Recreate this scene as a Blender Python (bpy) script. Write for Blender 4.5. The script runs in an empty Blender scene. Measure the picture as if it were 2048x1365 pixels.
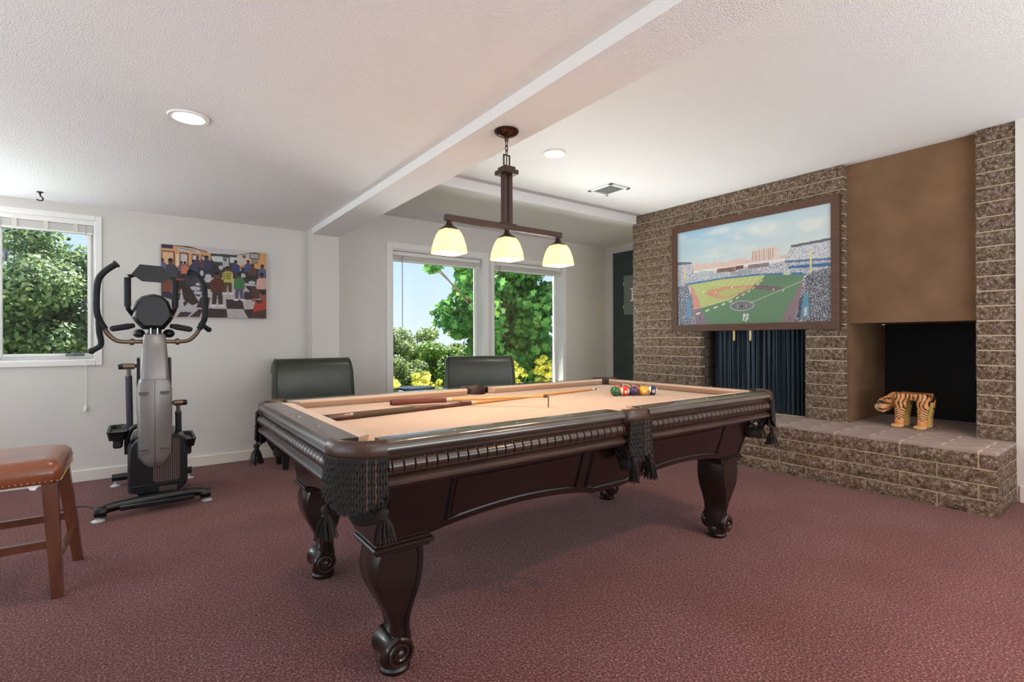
import bpy, bmesh, math, random
import numpy as np
from mathutils import Vector, Matrix, noise as mnoise

scene = bpy.context.scene
C = scene.collection
PI = math.pi
R = random.Random(7)

# ------------------------------------------------------------------ camera
F_PX, YAW, HOR_Y, ROLL, CAM_H = 1006.916, 0.632997, 679.364, 0.00355566, 1.12
fw = Vector((math.sin(YAW), math.cos(YAW), 0)); rt = Vector((math.cos(YAW), -math.sin(YAW), 0)); up = Vector((0, 0, 1))
cr, sr = math.cos(ROLL), math.sin(ROLL)
rt2 = rt * cr - up * sr; up2 = up * cr + rt * sr
cam_d = bpy.data.cameras.new('camera'); cam = bpy.data.objects.new('camera', cam_d); C.objects.link(cam)
cam_d.sensor_fit = 'HORIZONTAL'; cam_d.sensor_width = 36.0; cam_d.lens = F_PX / 2048 * 36
cam_d.shift_y = (HOR_Y - 682.5) / 2048
cam_d.clip_start = 0.02; cam_d.clip_end = 300
m3 = Matrix((rt2, up2, -fw)).transposed()
cam.matrix_world = Matrix.Translation((0, 0, CAM_H)) @ m3.to_4x4()
scene.camera = cam

# ------------------------------------------------------------------ world, sun, added fill lamps
SKY_STRENGTH = 0.78
SUN_STRENGTH = 12.0
EXPOSURE = 0.55
w = bpy.data.worlds.new('world'); scene.world = w; w.use_nodes = True
nt = w.node_tree; bg = nt.nodes['Background']
# clear summer sky: pale at the horizon, deeper blue overhead, the same all round
tcw = nt.nodes.new('ShaderNodeTexCoord'); sxyz = nt.nodes.new('ShaderNodeSeparateXYZ'); rampw = nt.nodes.new('ShaderNodeValToRGB')
nt.links.new(tcw.outputs['Generated'], sxyz.inputs[0]); nt.links.new(sxyz.outputs['Z'], rampw.inputs[0])
ew = rampw.color_ramp.elements; ew[0].position = 0.0; ew[0].color = (0.80, 0.90, 1.0, 1); ew[1].position = 1.0; ew[1].color = (0.22, 0.44, 0.95, 1)
q = ew.new(0.22); q.color = (0.52, 0.74, 1.0, 1)
nt.links.new(rampw.outputs[0], bg.inputs[0]); bg.inputs[1].default_value = SKY_STRENGTH

def light(name, kind, loc, energy, color=(1, 1, 1), direction=None, **kw):
    d = bpy.data.lights.new(name, kind); d.energy = energy; d.color = color
    for k, v in kw.items(): setattr(d, k, v)
    o = bpy.data.objects.new(name, d); C.objects.link(o); o.location = loc
    if direction is not None:
        o.rotation_euler = Vector(direction).to_track_quat('-Z', 'Y').to_euler()
    return o
light('sun', 'SUN', (0, -10, 20), SUN_STRENGTH, (1.0, 0.95, 0.86), direction=(-0.38, -0.42, -0.82), angle=math.radians(0.6))
# added lamps standing in for daylight, tipped up to brighten the ceilings
light('left_ceiling_fill', 'AREA', (-2.74, 1.55, 0.95), 36, (0.92, 0.96, 1.0), direction=(.6, 0.1, 1.0), shape='RECTANGLE', size=2.9, size_y=1.6)  # fill lamp in an invented opening of the unseen left wall
light('rear_ceiling_fill', 'AREA', (1.9, -2.40, 1.05), 125, (0.95, 0.98, 1.0), direction=(-0.1, 1, 2.0), shape='RECTANGLE', size=4.6, size_y=1.5)  # fill lamp in an invented opening behind the camera
light('soffit_fill', 'AREA', (3.6, 6.02, -0.06), 330, (1.0, 0.98, 0.95), direction=(0, -0.25, 1), shape='RECTANGLE', size=3.4, size_y=0.7)  # fill lamp added over the outside slab to lift the dim alcove soffit
light('corner_window_daylight', 'AREA', (-1.95, 5.20, 1.45), 44, (0.86, 0.93, 1.0), direction=(0.1, -1, 1.0), shape='RECTANGLE', size=1.5, size_y=1.1)

vs = scene.view_settings
vs.view_transform = 'Standard'; vs.look = 'None'; vs.exposure = EXPOSURE; vs.gamma = 1.0; vs.use_curve_mapping = False

# ------------------------------------------------------------------ helpers
def s2l(c):
    return tuple((x / 255 / 12.92) if x / 255 <= 0.04045 else ((x / 255 + 0.055) / 1.055) ** 2.4 for x in c)

MATS = {}
def mat(name, rgb=None, rough=0.5, metal=0.0, lin=None, bump=None, vary=None, spec=0.5, coat=0.0, emit=None, emit_s=0.0, stretch=(1, 1, 1), sheen=0.0):
    """rgb in sRGB 0-255. bump=(scale, strength, detail, distance). vary=(scale, rgb2, lo, hi, detail)"""
    if name in MATS: return MATS[name]
    m = bpy.data.materials.new(name); m.use_nodes = True; MATS[name] = m
    n = m.node_tree.nodes; l = m.node_tree.links; p = n['Principled BSDF']
    col = (*(lin or s2l(rgb)), 1)
    p.inputs['Base Color'].default_value = col; p.inputs['Roughness'].default_value = rough; p.inputs['Metallic'].default_value = metal
    p.inputs['Specular IOR Level'].default_value = spec; p.inputs['Coat Weight'].default_value = coat; p.inputs['Coat Roughness'].default_value = 0.12
    if sheen: p.inputs['Sheen Weight'].default_value = sheen
    if emit: p.inputs['Emission Color'].default_value = (*s2l(emit), 1); p.inputs['Emission Strength'].default_value = emit_s
    tc = None
    def coords():
        nonlocal tc
        if tc is None:
            t = n.new('ShaderNodeTexCoord'); mp = n.new('ShaderNodeMapping'); mp.inputs['Scale'].default_value = stretch
            l.new(t.outputs['Object'], mp.inputs['Vector']); tc = mp.outputs[0]
        return tc
    if vary:
        t = n.new('ShaderNodeTexNoise'); t.inputs['Scale'].default_value = vary[0]; t.inputs['Detail'].default_value = vary[4] if len(vary) > 4 else 4
        l.new(coords(), t.inputs['Vector'])
        r = n.new('ShaderNodeValToRGB'); r.color_ramp.elements[0].position = vary[2]; r.color_ramp.elements[1].position = vary[3]
        r.color_ramp.elements[0].color = col; r.color_ramp.elements[1].color = (*s2l(vary[1]), 1)
        l.new(t.outputs['Fac'], r.inputs['Fac']); l.new(r.outputs['Color'], p.inputs['Base Color'])
    if bump:
        t = n.new('ShaderNodeTexNoise'); t.inputs['Scale'].default_value = bump[0]; t.inputs['Detail'].default_value = bump[2] if len(bump) > 2 else 3
        l.new(coords(), t.inputs['Vector'])
        b = n.new('ShaderNodeBump'); b.inputs['Strength'].default_value = bump[1]; b.inputs['Distance'].default_value = bump[3] if len(bump) > 3 else 0.01
        l.new(t.outputs['Fac'], b.inputs['Height']); l.new(b.outputs['Normal'], p.inputs['Normal'])
    return m

def attr_mat(name, rough=0.5, attr='Col', bump=None, spec=0.4):
    if name in MATS: return MATS[name]
    m = mat(name, (128, 128, 128), rough, bump=bump, spec=spec)
    n = m.node_tree.nodes; a = n.new('ShaderNodeAttribute'); a.attribute_name = attr
    m.node_tree.links.new(a.outputs['Color'], n['Principled BSDF'].inputs['Base Color'])
    return m

ORIG = {}
def tag(o, label=None, cat=None, group=None, kind=None):
    if label: o['label'] = label
    if cat: o['category'] = cat
    if group: o['group'] = group
    if kind: o['kind'] = kind
    return o

def thing(name, label, cat, loc=(0, 0, 0), group=None, kind=None, local=False):
    o = bpy.data.objects.new(name, None); C.objects.link(o); o.location = loc; o.empty_display_size = 0.1
    tag(o, label, cat, group, kind)
    ORIG[o.name] = Vector((0, 0, 0)) if local else Vector(loc)
    return o

class MB:
    def __init__(s): s.bm = bmesh.new()
    def _m(s, faces, m):
        for f in faces: f.material_index = m
    def box(s, lo, hi, bevel=0.0, m=0, mtx=None, seg=1):
        lo, hi = Vector(lo), Vector(hi)
        r = bmesh.ops.create_cube(s.bm, size=1.0)
        vs_ = r['verts']; c = (lo + hi) / 2; d = hi - lo
        for v in vs_: v.co = Vector((v.co.x * d.x, v.co.y * d.y, v.co.z * d.z)) + c
        fs = list({f for v in vs_ for f in v.link_faces})
        if bevel:
            es = list({e for v in vs_ for e in v.link_edges})
            rr = bmesh.ops.bevel(s.bm, geom=es, offset=bevel, segments=seg, affect='EDGES', profile=0.5)
            vset = set(rr['verts']); fs = list({f for f in rr['faces']} | {f for v in rr['verts'] for f in v.link_faces})
            vs_ = list({v for f in fs for v in f.verts})
        s._m(fs, m)
        if mtx: bmesh.ops.transform(s.bm, matrix=mtx, verts=vs_)
        return s
    def loft(s, rings, cap=True, closed=True, m=0):
        vr = [[s.bm.verts.new(p) for p in r] for r in rings]; fs = []
        n = len(vr[0])
        for a, b in zip(vr[:-1], vr[1:]):
            for i in range(n if closed else n - 1):
                j = (i + 1) % n
                try: fs.append(s.bm.faces.new((a[i], a[j], b[j], b[i])))
                except ValueError: pass
        if cap and closed:
            for r in (list(reversed(vr[0])), vr[-1]):
                try: fs.append(s.bm.faces.new(r))
                except ValueError: pass
        s._m(fs, m); return s
    def prism(s, pts, axis, a, b, m=0):
        """polygon pts (2d) extruded along axis from a to b"""
        def P(p, t):
            return {'x': (t, p[0], p[1]), 'y': (p[0], t, p[1]), 'z': (p[0], p[1], t)}[axis]
        return s.loft([[P(p, a) for p in pts], [P(p, b) for p in pts]], m=m)
    def tube(s, path, r, n=8, cap=True, m=0, closed=False):
        path = [Vector(p) for p in path]; k = len(path)
        rs = r if isinstance(r, (list, tuple)) else [r] * k
        rings = []; prev = None
        for i, p in enumerate(path):
            if closed: t = path[(i + 1) % k] - path[i - 1]
            else: t = path[min(i + 1, k - 1)] - path[max(i - 1, 0)]
            if t.length < 1e-9: t = Vector((0, 0, 1))
            t.normalize()
            if prev is None:
                u = t.orthogonal().normalized()
            else:
                u = prev - t * prev.dot(t)
                u = u.normalized() if u.length > 1e-6 else t.orthogonal().normalized()
            prev = u; v = t.cross(u)
            rings.append([p + (u * math.cos(2 * PI * j / n) + v * math.sin(2 * PI * j / n)) * rs[i] for j in range(n)])
        if closed: rings.append(rings[0]); cap = False
        if closed:
            vr = [[s.bm.verts.new(p) for p in q] for q in rings[:-1]]; vr.append(vr[0]); fs = []
            for a, b in zip(vr[:-1], vr[1:]):
                for i in range(n):
                    j = (i + 1) % n
                    fs.append(s.bm.faces.new((a[i], a[j], b[j], b[i])))
            s._m(fs, m); return s
        return s.loft(rings, cap=cap, m=m)
    def lathe(s, prof, c=(0, 0, 0), n=20, m=0, axis='z', cap=True):
        c = Vector(c); rings = []
        for r, z in prof:
            ring = []
            for j in range(n):
                a = 2 * PI * j / n; x, y = r * math.cos(a), r * math.sin(a)
                ring.append(c + Vector({'z': (x, y, z), 'x': (z, x, y), 'y': (y, z, x)}[axis]))
            rings.append(ring)
        return s.loft(rings, cap=cap, m=m)
    def ell(s, c, r, seg=16, rings=10, m=0, mtx=None):
        q = bmesh.ops.create_uvsphere(s.bm, u_segments=seg, v_segments=rings, radius=1.0)
        r = (r, r, r) if isinstance(r, (int, float)) else r
        for v in q['verts']: v.co = Vector((v.co.x * r[0], v.co.y * r[1], v.co.z * r[2]))
        if mtx: bmesh.ops.transform(s.bm, matrix=mtx, verts=q['verts'])
        for v in q['verts']: v.co += Vector(c)
        s._m({f for v in q['verts'] for f in v.link_faces}, m); return s
    def face(s, pts, m=0):
        f = s.bm.faces.new([s.bm.verts.new(p) for p in pts]); f.material_index = m; return s
    def mesh(s, name, mats, off=None, smooth=40):
        bmesh.ops.recalc_face_normals(s.bm, faces=s.bm.faces[:])
        if off is not None and off.length > 0: bmesh.ops.translate(s.bm, vec=-off, verts=s.bm.verts[:])
        me = bpy.data.meshes.new(name); s.bm.to_mesh(me); s.bm.free()
        for m in (mats if isinstance(mats, (list, tuple)) else [mats]): me.materials.append(m)
        if smooth:
            me.polygons.foreach_set('use_smooth', [True] * len(me.polygons)); me.set_sharp_from_angle(angle=math.radians(smooth))
        return me
    def build(s, name, mats, parent=None, smooth=40, label=None):
        off = ORIG.get(parent.name) if parent else None
        me = s.mesh(name, mats, off, smooth)
        o = bpy.data.objects.new(name, me); C.objects.link(o)
        if parent: o.parent = parent; ORIG[o.name] = off if off is not None else Vector((0, 0, 0))
        if label: o['label'] = label
        return o

def put(me, name, parent, loc, rot=None, scale=None):
    """another piece sharing mesh data, placed at a world (or thing-local) position"""
    o = bpy.data.objects.new(name, me); C.objects.link(o); o.parent = parent
    o.location = Vector(loc) - ORIG[parent.name]
    if rot: o.rotation_euler = rot
    if scale: o.scale = scale
    return o

def copy_tree(o, parent=None):
    c = o.copy(); C.objects.link(c); c.parent = parent
    ORIG[c.name] = ORIG.get(o.name, Vector((0, 0, 0)))
    for ch in list(o.children): copy_tree(ch, c)
    return c

def struct(mb, name, mats, label=None, smooth=0, cat=None):
    o = mb.build(name, mats, None, smooth); tag(o, label, cat, kind='structure'); return o

def text_mesh(txt, size, depth=0.0006):
    cu = bpy.data.curves.new('lettering', 'FONT'); cu.body = txt; cu.size = size; cu.extrude = depth; cu.align_x = 'CENTER'; cu.align_y = 'CENTER'
    o = bpy.data.objects.new('lettering', cu); C.objects.link(o)
    dg = bpy.context.evaluated_depsgraph_get(); me = bpy.data.meshes.new_from_object(o.evaluated_get(dg))
    bpy.data.objects.remove(o); return me

def arc(cx, cy, r, a0, a1, n):
    return [(cx + r * math.cos(math.radians(a0 + (a1 - a0) * i / n)), cy + r * math.sin(math.radians(a0 + (a1 - a0) * i / n))) for i in range(n + 1)]

def smooth_path(pts, n=6):
    P = [Vector(p) for p in pts]; out = []
    for i in range(len(P) - 1):
        p0, p1, p2, p3 = P[max(i - 1, 0)], P[i], P[i + 1], P[min(i + 2, len(P) - 1)]
        for k in range(n):
            t = k / n
            out.append(0.5 * ((2 * p1) + (-p0 + p2) * t + (2 * p0 - 5 * p1 + 4 * p2 - p3) * t * t + (-p0 + 3 * p1 - 3 * p2 + p3) * t ** 3))
    out.append(P[-1]); return out

# ------------------------------------------------------------------ materials
WALL = mat('wall_paint', (218, 215, 209), 0.6, bump=(260, 0.08, 2, 0.002), spec=0.3)
CEIL = mat('ceiling_texture', (240, 239, 238), 0.85, bump=(150, 0.55, 3, 0.008), spec=0.2)
TRIMW = mat('white_trim', (238, 237, 233), 0.35)
BASEB = mat('baseboard_paint', (228, 220, 210), 0.4)
BLACKP = mat('black_plastic', (13, 15, 18), 0.42)
CHROME = mat('chrome', (200, 200, 205), 0.18, metal=1.0)
BRASS = mat('brass', (235, 215, 150), 0.3, metal=0.6)
WHITEP = mat('white_plastic', (235, 235, 232), 0.4)

def carpet():
    m = mat('carpet', (140, 84, 84), 0.95, spec=0.1, sheen=0.15)
    n = m.node_tree.nodes; l = m.node_tree.links; p = n['Principled BSDF']
    t = n.new('ShaderNodeTexCoord')
    a = n.new('ShaderNodeTexNoise'); a.inputs['Scale'].default_value = 120; a.inputs['Detail'].default_value = 4; a.inputs['Roughness'].default_value = 0.75
    v = n.new('ShaderNodeTexVoronoi'); v.inputs['Scale'].default_value = 130
    big = n.new('ShaderNodeTexNoise'); big.inputs['Scale'].default_value = 1.4; big.inputs['Detail'].default_value = 3
    for x in (a, v, big): l.new(t.outputs['Object'], x.inputs['Vector'])
    r = n.new('ShaderNodeValToRGB'); e = r.color_ramp.elements
    e[0].position = 0.36; e[0].color = (*s2l((60, 28, 29)), 1); e[1].position = 0.67; e[1].color = (*s2l((184, 138, 134)), 1)
    q = r.color_ramp.elements.new(0.52); q.color = (*s2l((108, 62, 62)), 1)
    l.new(a.outputs['Fac'], r.inputs['Fac'])
    r2 = n.new('ShaderNodeValToRGB'); r2.color_ramp.elements[0].color = (*s2l((232, 205, 192)), 1); r2.color_ramp.elements[1].color = (1, 1, 1, 1)
    r2.color_ramp.elements[0].position = 0.4; r2.color_ramp.elements[1].position = 0.6
    l.new(big.outputs['Fac'], r2.inputs['Fac'])
    mx = n.new('ShaderNodeMixRGB'); mx.blend_type = 'MULTIPLY'; mx.inputs[0].default_value = 0.6
    l.new(r.outputs[0], mx.inputs[1]); l.new(r2.outputs[0], mx.inputs[2]); l.new(mx.outputs[0], p.inputs['Base Color'])
    b = n.new('ShaderNodeBump'); b.inputs['Strength'].default_value = 0.7; b.inputs['Distance'].default_value = 0.006
    l.new(v.outputs['Distance'], b.inputs['Height']); l.new(b.outputs[0], p.inputs['Normal'])
    return m
CARPET = carpet()

def block_mat(name, dark, mid, light, bs=0.9):
    m = mat(name, mid, 0.85, spec=0.3)
    n = m.node_tree.nodes; l = m.node_tree.links; p = n['Principled BSDF']
    t = n.new('ShaderNodeTexCoord'); gi = n.new('ShaderNodeObjectInfo')
    ad = n.new('ShaderNodeVectorMath'); ad.operation = 'ADD'
    l.new(t.outputs['Object'], ad.inputs[0])
    sc = n.new('ShaderNodeVectorMath'); sc.operation = 'SCALE'; sc.inputs['Scale'].default_value = 37.0
    l.new(gi.outputs['Location'], sc.inputs[0]); l.new(sc.outputs[0], ad.inputs[1])
    a = n.new('ShaderNodeTexNoise'); a.inputs['Scale'].default_value = 42; a.inputs['Detail'].default_value = 6; a.inputs['Roughness'].default_value = 0.72
    b = n.new('ShaderNodeTexVoronoi'); b.inputs['Scale'].default_value = 150
    for x in (a, b): l.new(ad.outputs[0], x.inputs['Vector'])
    r = n.new('ShaderNodeValToRGB'); e = r.color_ramp.elements
    e[0].position = 0.36; e[0].color = (*s2l(dark), 1); e[1].position = 0.68; e[1].color = (*s2l(light), 1)
    q = e.new(0.52); q.color = (*s2l(mid), 1)
    l.new(a.outputs['Fac'], r.inputs['Fac'])
    # pale aggregate specks
    sp = n.new('ShaderNodeValToRGB'); sp.color_ramp.interpolation = 'CONSTANT'
    sp.color_ramp.elements[0].color = (0, 0, 0, 1); sp.color_ramp.elements[1].position = 0.86; sp.color_ramp.elements[1].color = (1, 1, 1, 1)
    l.new(b.outputs['Color'], sp.inputs['Fac'])
    mx = n.new('ShaderNodeMixRGB'); mx.inputs[2].default_value = (*s2l((222, 208, 190)), 1)
    ml = n.new('ShaderNodeMath'); ml.operation = 'MULTIPLY'; ml.inputs[1].default_value = 0.75
    l.new(sp.outputs[0], ml.inputs[0]); l.new(ml.outputs[0], mx.inputs[0]); l.new(r.outputs[0], mx.inputs[1]); l.new(mx.outputs[0], p.inputs['Base Color'])
    bu = n.new('ShaderNodeBump'); bu.inputs['Strength'].default_value = bs; bu.inputs['Distance'].default_value = 0.03
    l.new(a.outputs['Fac'], bu.inputs['Height']); l.new(bu.outputs[0], p.inputs['Normal'])
    return m
BLOCK = block_mat('split_face_block', (80, 60, 44), (138, 116, 97), (196, 182, 168))
MORTAR = mat('mortar', (232, 212, 178), 0.9, bump=(120, 0.3))
PAVER = mat('hearth_paver', (148, 132, 126), 0.75, vary=(9, (172, 156, 150), 0.35, 0.7), bump=(120, 0.25, 4, 0.004))
STUCCO = mat('brown_stucco', (118, 88, 62), 0.9, vary=(4, (136, 104, 76), 0.35, 0.75, 8), bump=(70, 0.35, 6, 0.01))
SOOT = mat('black_panel', (10, 10, 10), 0.8)
DWOOD = mat('dark_cherry_wood', (32, 20, 16), 0.28, vary=(5, (22, 14, 12), 0.35, 0.7, 5), coat=0.35, stretch=(1, 6, 6))
DWOOD_H = mat('dark_rail_wood', (56, 36, 27), 0.3, vary=(6, (40, 25, 19), 0.35, 0.7, 5), coat=0.4, stretch=(1, 6, 6))
RAILTOP = mat('rail_top_wood', (74, 64, 54), 0.22, coat=0.6, vary=(8, (60, 50, 42), 0.4, 0.7))
GROOVE = mat('dark_groove', (14, 12, 11), 0.35)
FELT = mat('tan_felt', (184, 152, 126), 0.95, spec=0.1, bump=(400, 0.15, 2, 0.002), vary=(3, (190, 162, 138), 0.3, 0.7), sheen=0.3)
LEATHER_P = mat('pocket_leather', (66, 44, 34), 0.35, bump=(90, 0.1))
CORD_B = mat('fringe_cord', (24, 15, 13), 0.8)
CORD_L = mat('fringe_light', (58, 38, 20), 0.7)
# ------------------------------------------------------------------ room shell
YB, YA = 5.26, 5.34            # back wall and alcove window wall (room faces)
ZL, ZR, ZS, ZBM = 2.205, 2.604, 2.51, 2.148   # left ceiling, right ceiling, alcove soffit, beam underside
XB0, XB1 = 1.325, 1.585        # beam sides
XC = 4.815                     # chimney face
XAR = 5.70                     # alcove right wall

struct(MB().box((-2.9, -2.7, -0.12), (6.0, 5.6, 0.0)), 'floor', CARPET, 'mauve red looped carpet covering the whole floor')
struct(MB().box((-2.9, -2.7, ZL), (XB0, 5.5, 2.75)), 'ceiling', CEIL, 'white textured lower ceiling on the window side')
struct(MB().box((XB1, -2.7, ZR), (6.0, 4.01, 2.75)), 'ceiling.001', CEIL, 'white textured raised ceiling in front of the chimney')
struct(MB().box((XB1, 4.01, ZS), (6.0, 5.6, 2.75)), 'ceiling.002', CEIL, 'white dropped soffit over the window alcove')
struct(MB().box((XB0, -2.7, ZBM), (XB1, 5.08, 2.75)), 'ceiling_beam', CEIL, 'long white ceiling beam carrying the billiard lamp')
struct(MB().box((XB0, 5.08, 0), (XB1, 5.58, 2.75)), 'pilaster', WALL, 'shallow white wall pilaster under the end of the beam')

def wall_with_holes(mb, x0, x1, z0, z1, y0, y1, holes):
    xs = sorted({x0, x1} | {h[0] for h in holes} | {h[1] for h in holes})
    for a, b in zip(xs[:-1], xs[1:]):
        hs = [h for h in holes if h[0] <= a + 1e-6 and h[1] >= b - 1e-6]
        if not hs: mb.box((a, y0, z0), (b, y1, z1)); continue
        h = hs[0]; mb.box((a, y0, z0), (b, y1, h[2])); mb.box((a, y0, h[3]), (b, y1, z1))
    return mb
W1 = (-0.905, -0.305, 0.965, 2.085)
W0 = (-2.7, -1.2, .9, 2.0)
W2 = (2.255, 3.475, 0.14, 2.146)
W3 = (3.63, 4.83, 0.14, 2.146)
struct(wall_with_holes(MB(), -2.9, XB0, 0, ZL + .1, YB, YB + .22, [W0, W1]), 'wall_back', WALL, 'white painted back wall with the small window')
struct(wall_with_holes(MB(), XB1, 6.0, 0, ZS + .1, YA, YA + .24, [W2, W3]), 'wall_alcove', WALL, 'white painted alcove wall with the two tall windows')
struct(MB().box((XAR, 4.0, 0), (XAR + .2, YA + .2, 2.7)), 'wall_right', WALL, 'white alcove side wall carrying the dark board')
struct(MB().box((XC - .01, -2.7, 0), (XC + .3, 0.736, 2.7)), 'wall_right.001', WALL, 'white wall at the end of the hearth')
# unseen left and rear walls, each with an opening made up for a fill lamp
mb = MB(); mb.box((-2.98, -2.7, 0), (-2.8, 0.05, 2.3)); mb.box((-2.98, 3.05, 0), (-2.8, 5.4, 2.3)); mb.box((-2.98, 0.05, 2.16), (-2.8, 3.05, 2.3)); mb.box((-2.98, 0.05, -.1), (-2.8, 3.05, 0.12))
struct(mb, 'wall_left', WALL, 'white left wall around an added opening for a fill lamp')
mb = MB(); mb.box((-2.9, -2.78, 0), (-0.45, -2.6, 2.7)); mb.box((4.25, -2.78, 0), (6.0, -2.6, 2.7)); mb.box((-.45, -2.78, 0), (4.25, -2.6, .48)); mb.box((-.45, -2.78, 2.25), (4.25, -2.6, 2.7))
struct(mb, 'wall_rear', WALL, 'white rear wall around an added opening for a fill lamp')
struct(MB().box((-2.8, YB - .016, 0), (XB0, YB, .092), bevel=.004), 'baseboard_back', BASEB, 'cream baseboard along the back wall')
struct(MB().box((XC - .028, -2.6, 0), (XC - .01, 0.72, .115), bevel=.004), 'baseboard_right', BASEB, 'cream baseboard beside the hearth')
struct(MB().box((1.6, YA - .016, 0), (XAR, YA, .06), bevel=.004), 'baseboard_alcove', BASEB, 'cream baseboard under the tall windows')

# ------------------------------------------------------------------ windows
def glass_mat():
    m = bpy.data.materials.new('window_glass'); m.use_nodes = True; n = m.node_tree.nodes; l = m.node_tree.links; n.clear()
    o = n.new('ShaderNodeOutputMaterial'); t = n.new('ShaderNodeBsdfTransparent'); g = n.new('ShaderNodeBsdfGlossy'); g.inputs['Roughness'].default_value = 0.02
    t.inputs[0].default_value = (0.97, 0.99, 0.99, 1); mx = n.new('ShaderNodeMixShader'); f = n.new('ShaderNodeFresnel'); f.inputs[0].default_value = 1.3
    l.new(f.outputs[0], mx.inputs[0]); l.new(t.outputs[0], mx.inputs[1]); l.new(g.outputs[0], mx.inputs[2]); l.new(mx.outputs[0], o.inputs[0]); return m
GLASS = glass_mat()

def ring_frame(mb, x0, x1, z0, z1, y0, y1, wd, bevel=.003, sides='lrtb'):
    if 'l' in sides: mb.box((x0, y0, z0), (x0 + wd, y1, z1), bevel)
    if 'r' in sides: mb.box((x1 - wd, y0, z0), (x1, y1, z1), bevel)
    if 't' in sides: mb.box((x0 + wd, y0, z1 - wd), (x1 - wd, y1, z1), bevel)
    if 'b' in sides: mb.box((x0 + wd, y0, z0), (x1 - wd, y1, z0 + wd), bevel)
    return mb

def window(n, label, op, yw, yg, cas, sash, depth=.2):
    x0, x1, z0, z1 = op
    t = thing('window_%d' % n, label, 'window', ((x0 + x1) / 2, yw, z0), kind='structure')
    ring_frame(MB(), x0 - cas, x1 + cas, z0 - cas, z1 + cas, yw - .014, yw, cas).build('casing', TRIMW, t)
    ring_frame(MB(), x0, x1, z0, z1, yw, yw + depth, .012, 0).build('jamb_liner', TRIMW, t)
    ring_frame(MB(), x0 + .012, x1 - .012, z0 + .012, z1 - .012, yg - .02, yg + .02, sash, .004).build('sash', TRIMW, t)
    s = sash + .012
    MB().box((x0 + s, yg - .002, z0 + s), (x1 - s, yg + .002, z1 - s)).build('pane', GLASS, t)
    return t
w1 = window(1, 'small casement window in the back wall beside the exercise machine', W1, YB, YB + .075, .042, .03)
w2 = window(2, 'left tall window of the alcove pair, nearer the pilaster', W2, YA, YA + .16, .07, .03)
w3 = window(3, 'right tall window of the alcove pair, nearer the chimney', W3, YA, YA + .16, .042, .03)
# inner sash bead and hardware of the casement
ring_frame(MB(), -.868, -.335, 1.0, 2.05, YB + .03, YB + .055, .022).build('stop_bead', TRIMW, w1)
mb = MB().box((-.49, YB + .008, 1.0), (-.375, YB + .03, 1.022), .003).box((-.455, YB - .01, 1.006), (-.425, YB + .01, 1.03), .003)
mb.tube([(-.44, YB - .008, 1.018), (-.41, YB - .02, 1.016), (-.385, YB - .018, 1.014)], .006)
mb.build('crank_handle', mat('grey_metal', (120, 122, 128), .35, metal=.6), w1, label='grey metal crank on the sill')
MB().box((-.838, YB + .01, 1.72), (-.814, YB + .03, 1.81), .003).tube([(-.826, YB + .01, 1.79), (-.826, YB - .01, 1.76), (-.826, YB - .008, 1.725)], .006).build('sash_lock', MATS['grey_metal'], w1, label='grey metal sash lock')

BLIND = mat('blind_slat', (226, 224, 216), .4, spec=.4)
BLIND_H = mat('blind_headrail', (236, 235, 230), .35)
WAND = mat('clear_wand', (150, 156, 160), .2)
def blind(label, x0, x1, ztop, y, hh, stack, nsl, wand_x=None, wand_len=.5, clips=()):
    t = thing('window_blind', label, 'blind', ((x0 + x1) / 2, y, ztop - hh - stack))
    MB().box((x0, y - .018, ztop - hh), (x1, y + .018, ztop), .003).build('headrail', BLIND_H, t)
    h = stack * .82 / nsl
    sl = MB()
    for i in range(nsl):
        z = ztop - hh - .004 - i * h
        sl.box((x0 + .004, y - .0165 + (i % 2) * .002, z - h * .72), (x1 - .004, y + .0165, z))
    o = sl.build('slat', BLIND, t); o['kind'] = 'stuff'
    zb = ztop - hh - stack
    MB().box((x0 + .003, y - .017, zb), (x1 - .003, y + .017, zb + .016), .003).build('bottom_rail', BLIND_H, t)
    for cx in clips: MB().box((cx - .014, y - .021, zb + .012), (cx + .014, y - .017, ztop - hh + .004)).build('ladder_tape', mat('tape', (216, 210, 196), .8), t)
    if wand_x is not None:
        MB().tube([(wand_x, y - .022, ztop - hh), (wand_x, y - .022, ztop - hh - wand_len)], .0045, 6).build('tilt_wand', WAND, t)
    for fx in (.08, .92):
        cx = x0 + (x1 - x0) * fx
        MB().tube([(cx, y - .018, ztop - hh + .002), (cx, y - .018, zb)], .0015, 5).build('lift_cord', WAND, t)
    return t
blind('raised white mini blind at the top of the small casement window', -.893, -.317, 2.083, YB + .02, .038, .072, 9, None, clips=(-.775, -.6, -.425))
blind('raised white mini blind in the tall window beside the pilaster', 2.275, 3.455, 2.13, YA + .07, .045, .07, 10, 2.40, .82)
blind('raised white mini blind in the tall window beside the chimney', 3.65, 4.81, 2.13, YA + .07, .045, .07, 10, 3.76, .62)
t = thing('blind_cord', 'white pull cord hanging below the small casement window', 'cord', (-.365, YB - .02, .56))
MB().tube([(-.365, YB - .012, .965), (-.363, YB - .016, .8), (-.367, YB - .014, .6)], .003, 6).build('string', WHITEP, t)
MB().lathe([(.003, .615), (.008, .605), (.014, .575), (.012, .56), (.0, .56)], (-.367, YB - .02, 0), 10).build('tassel', WHITEP, t)

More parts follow.
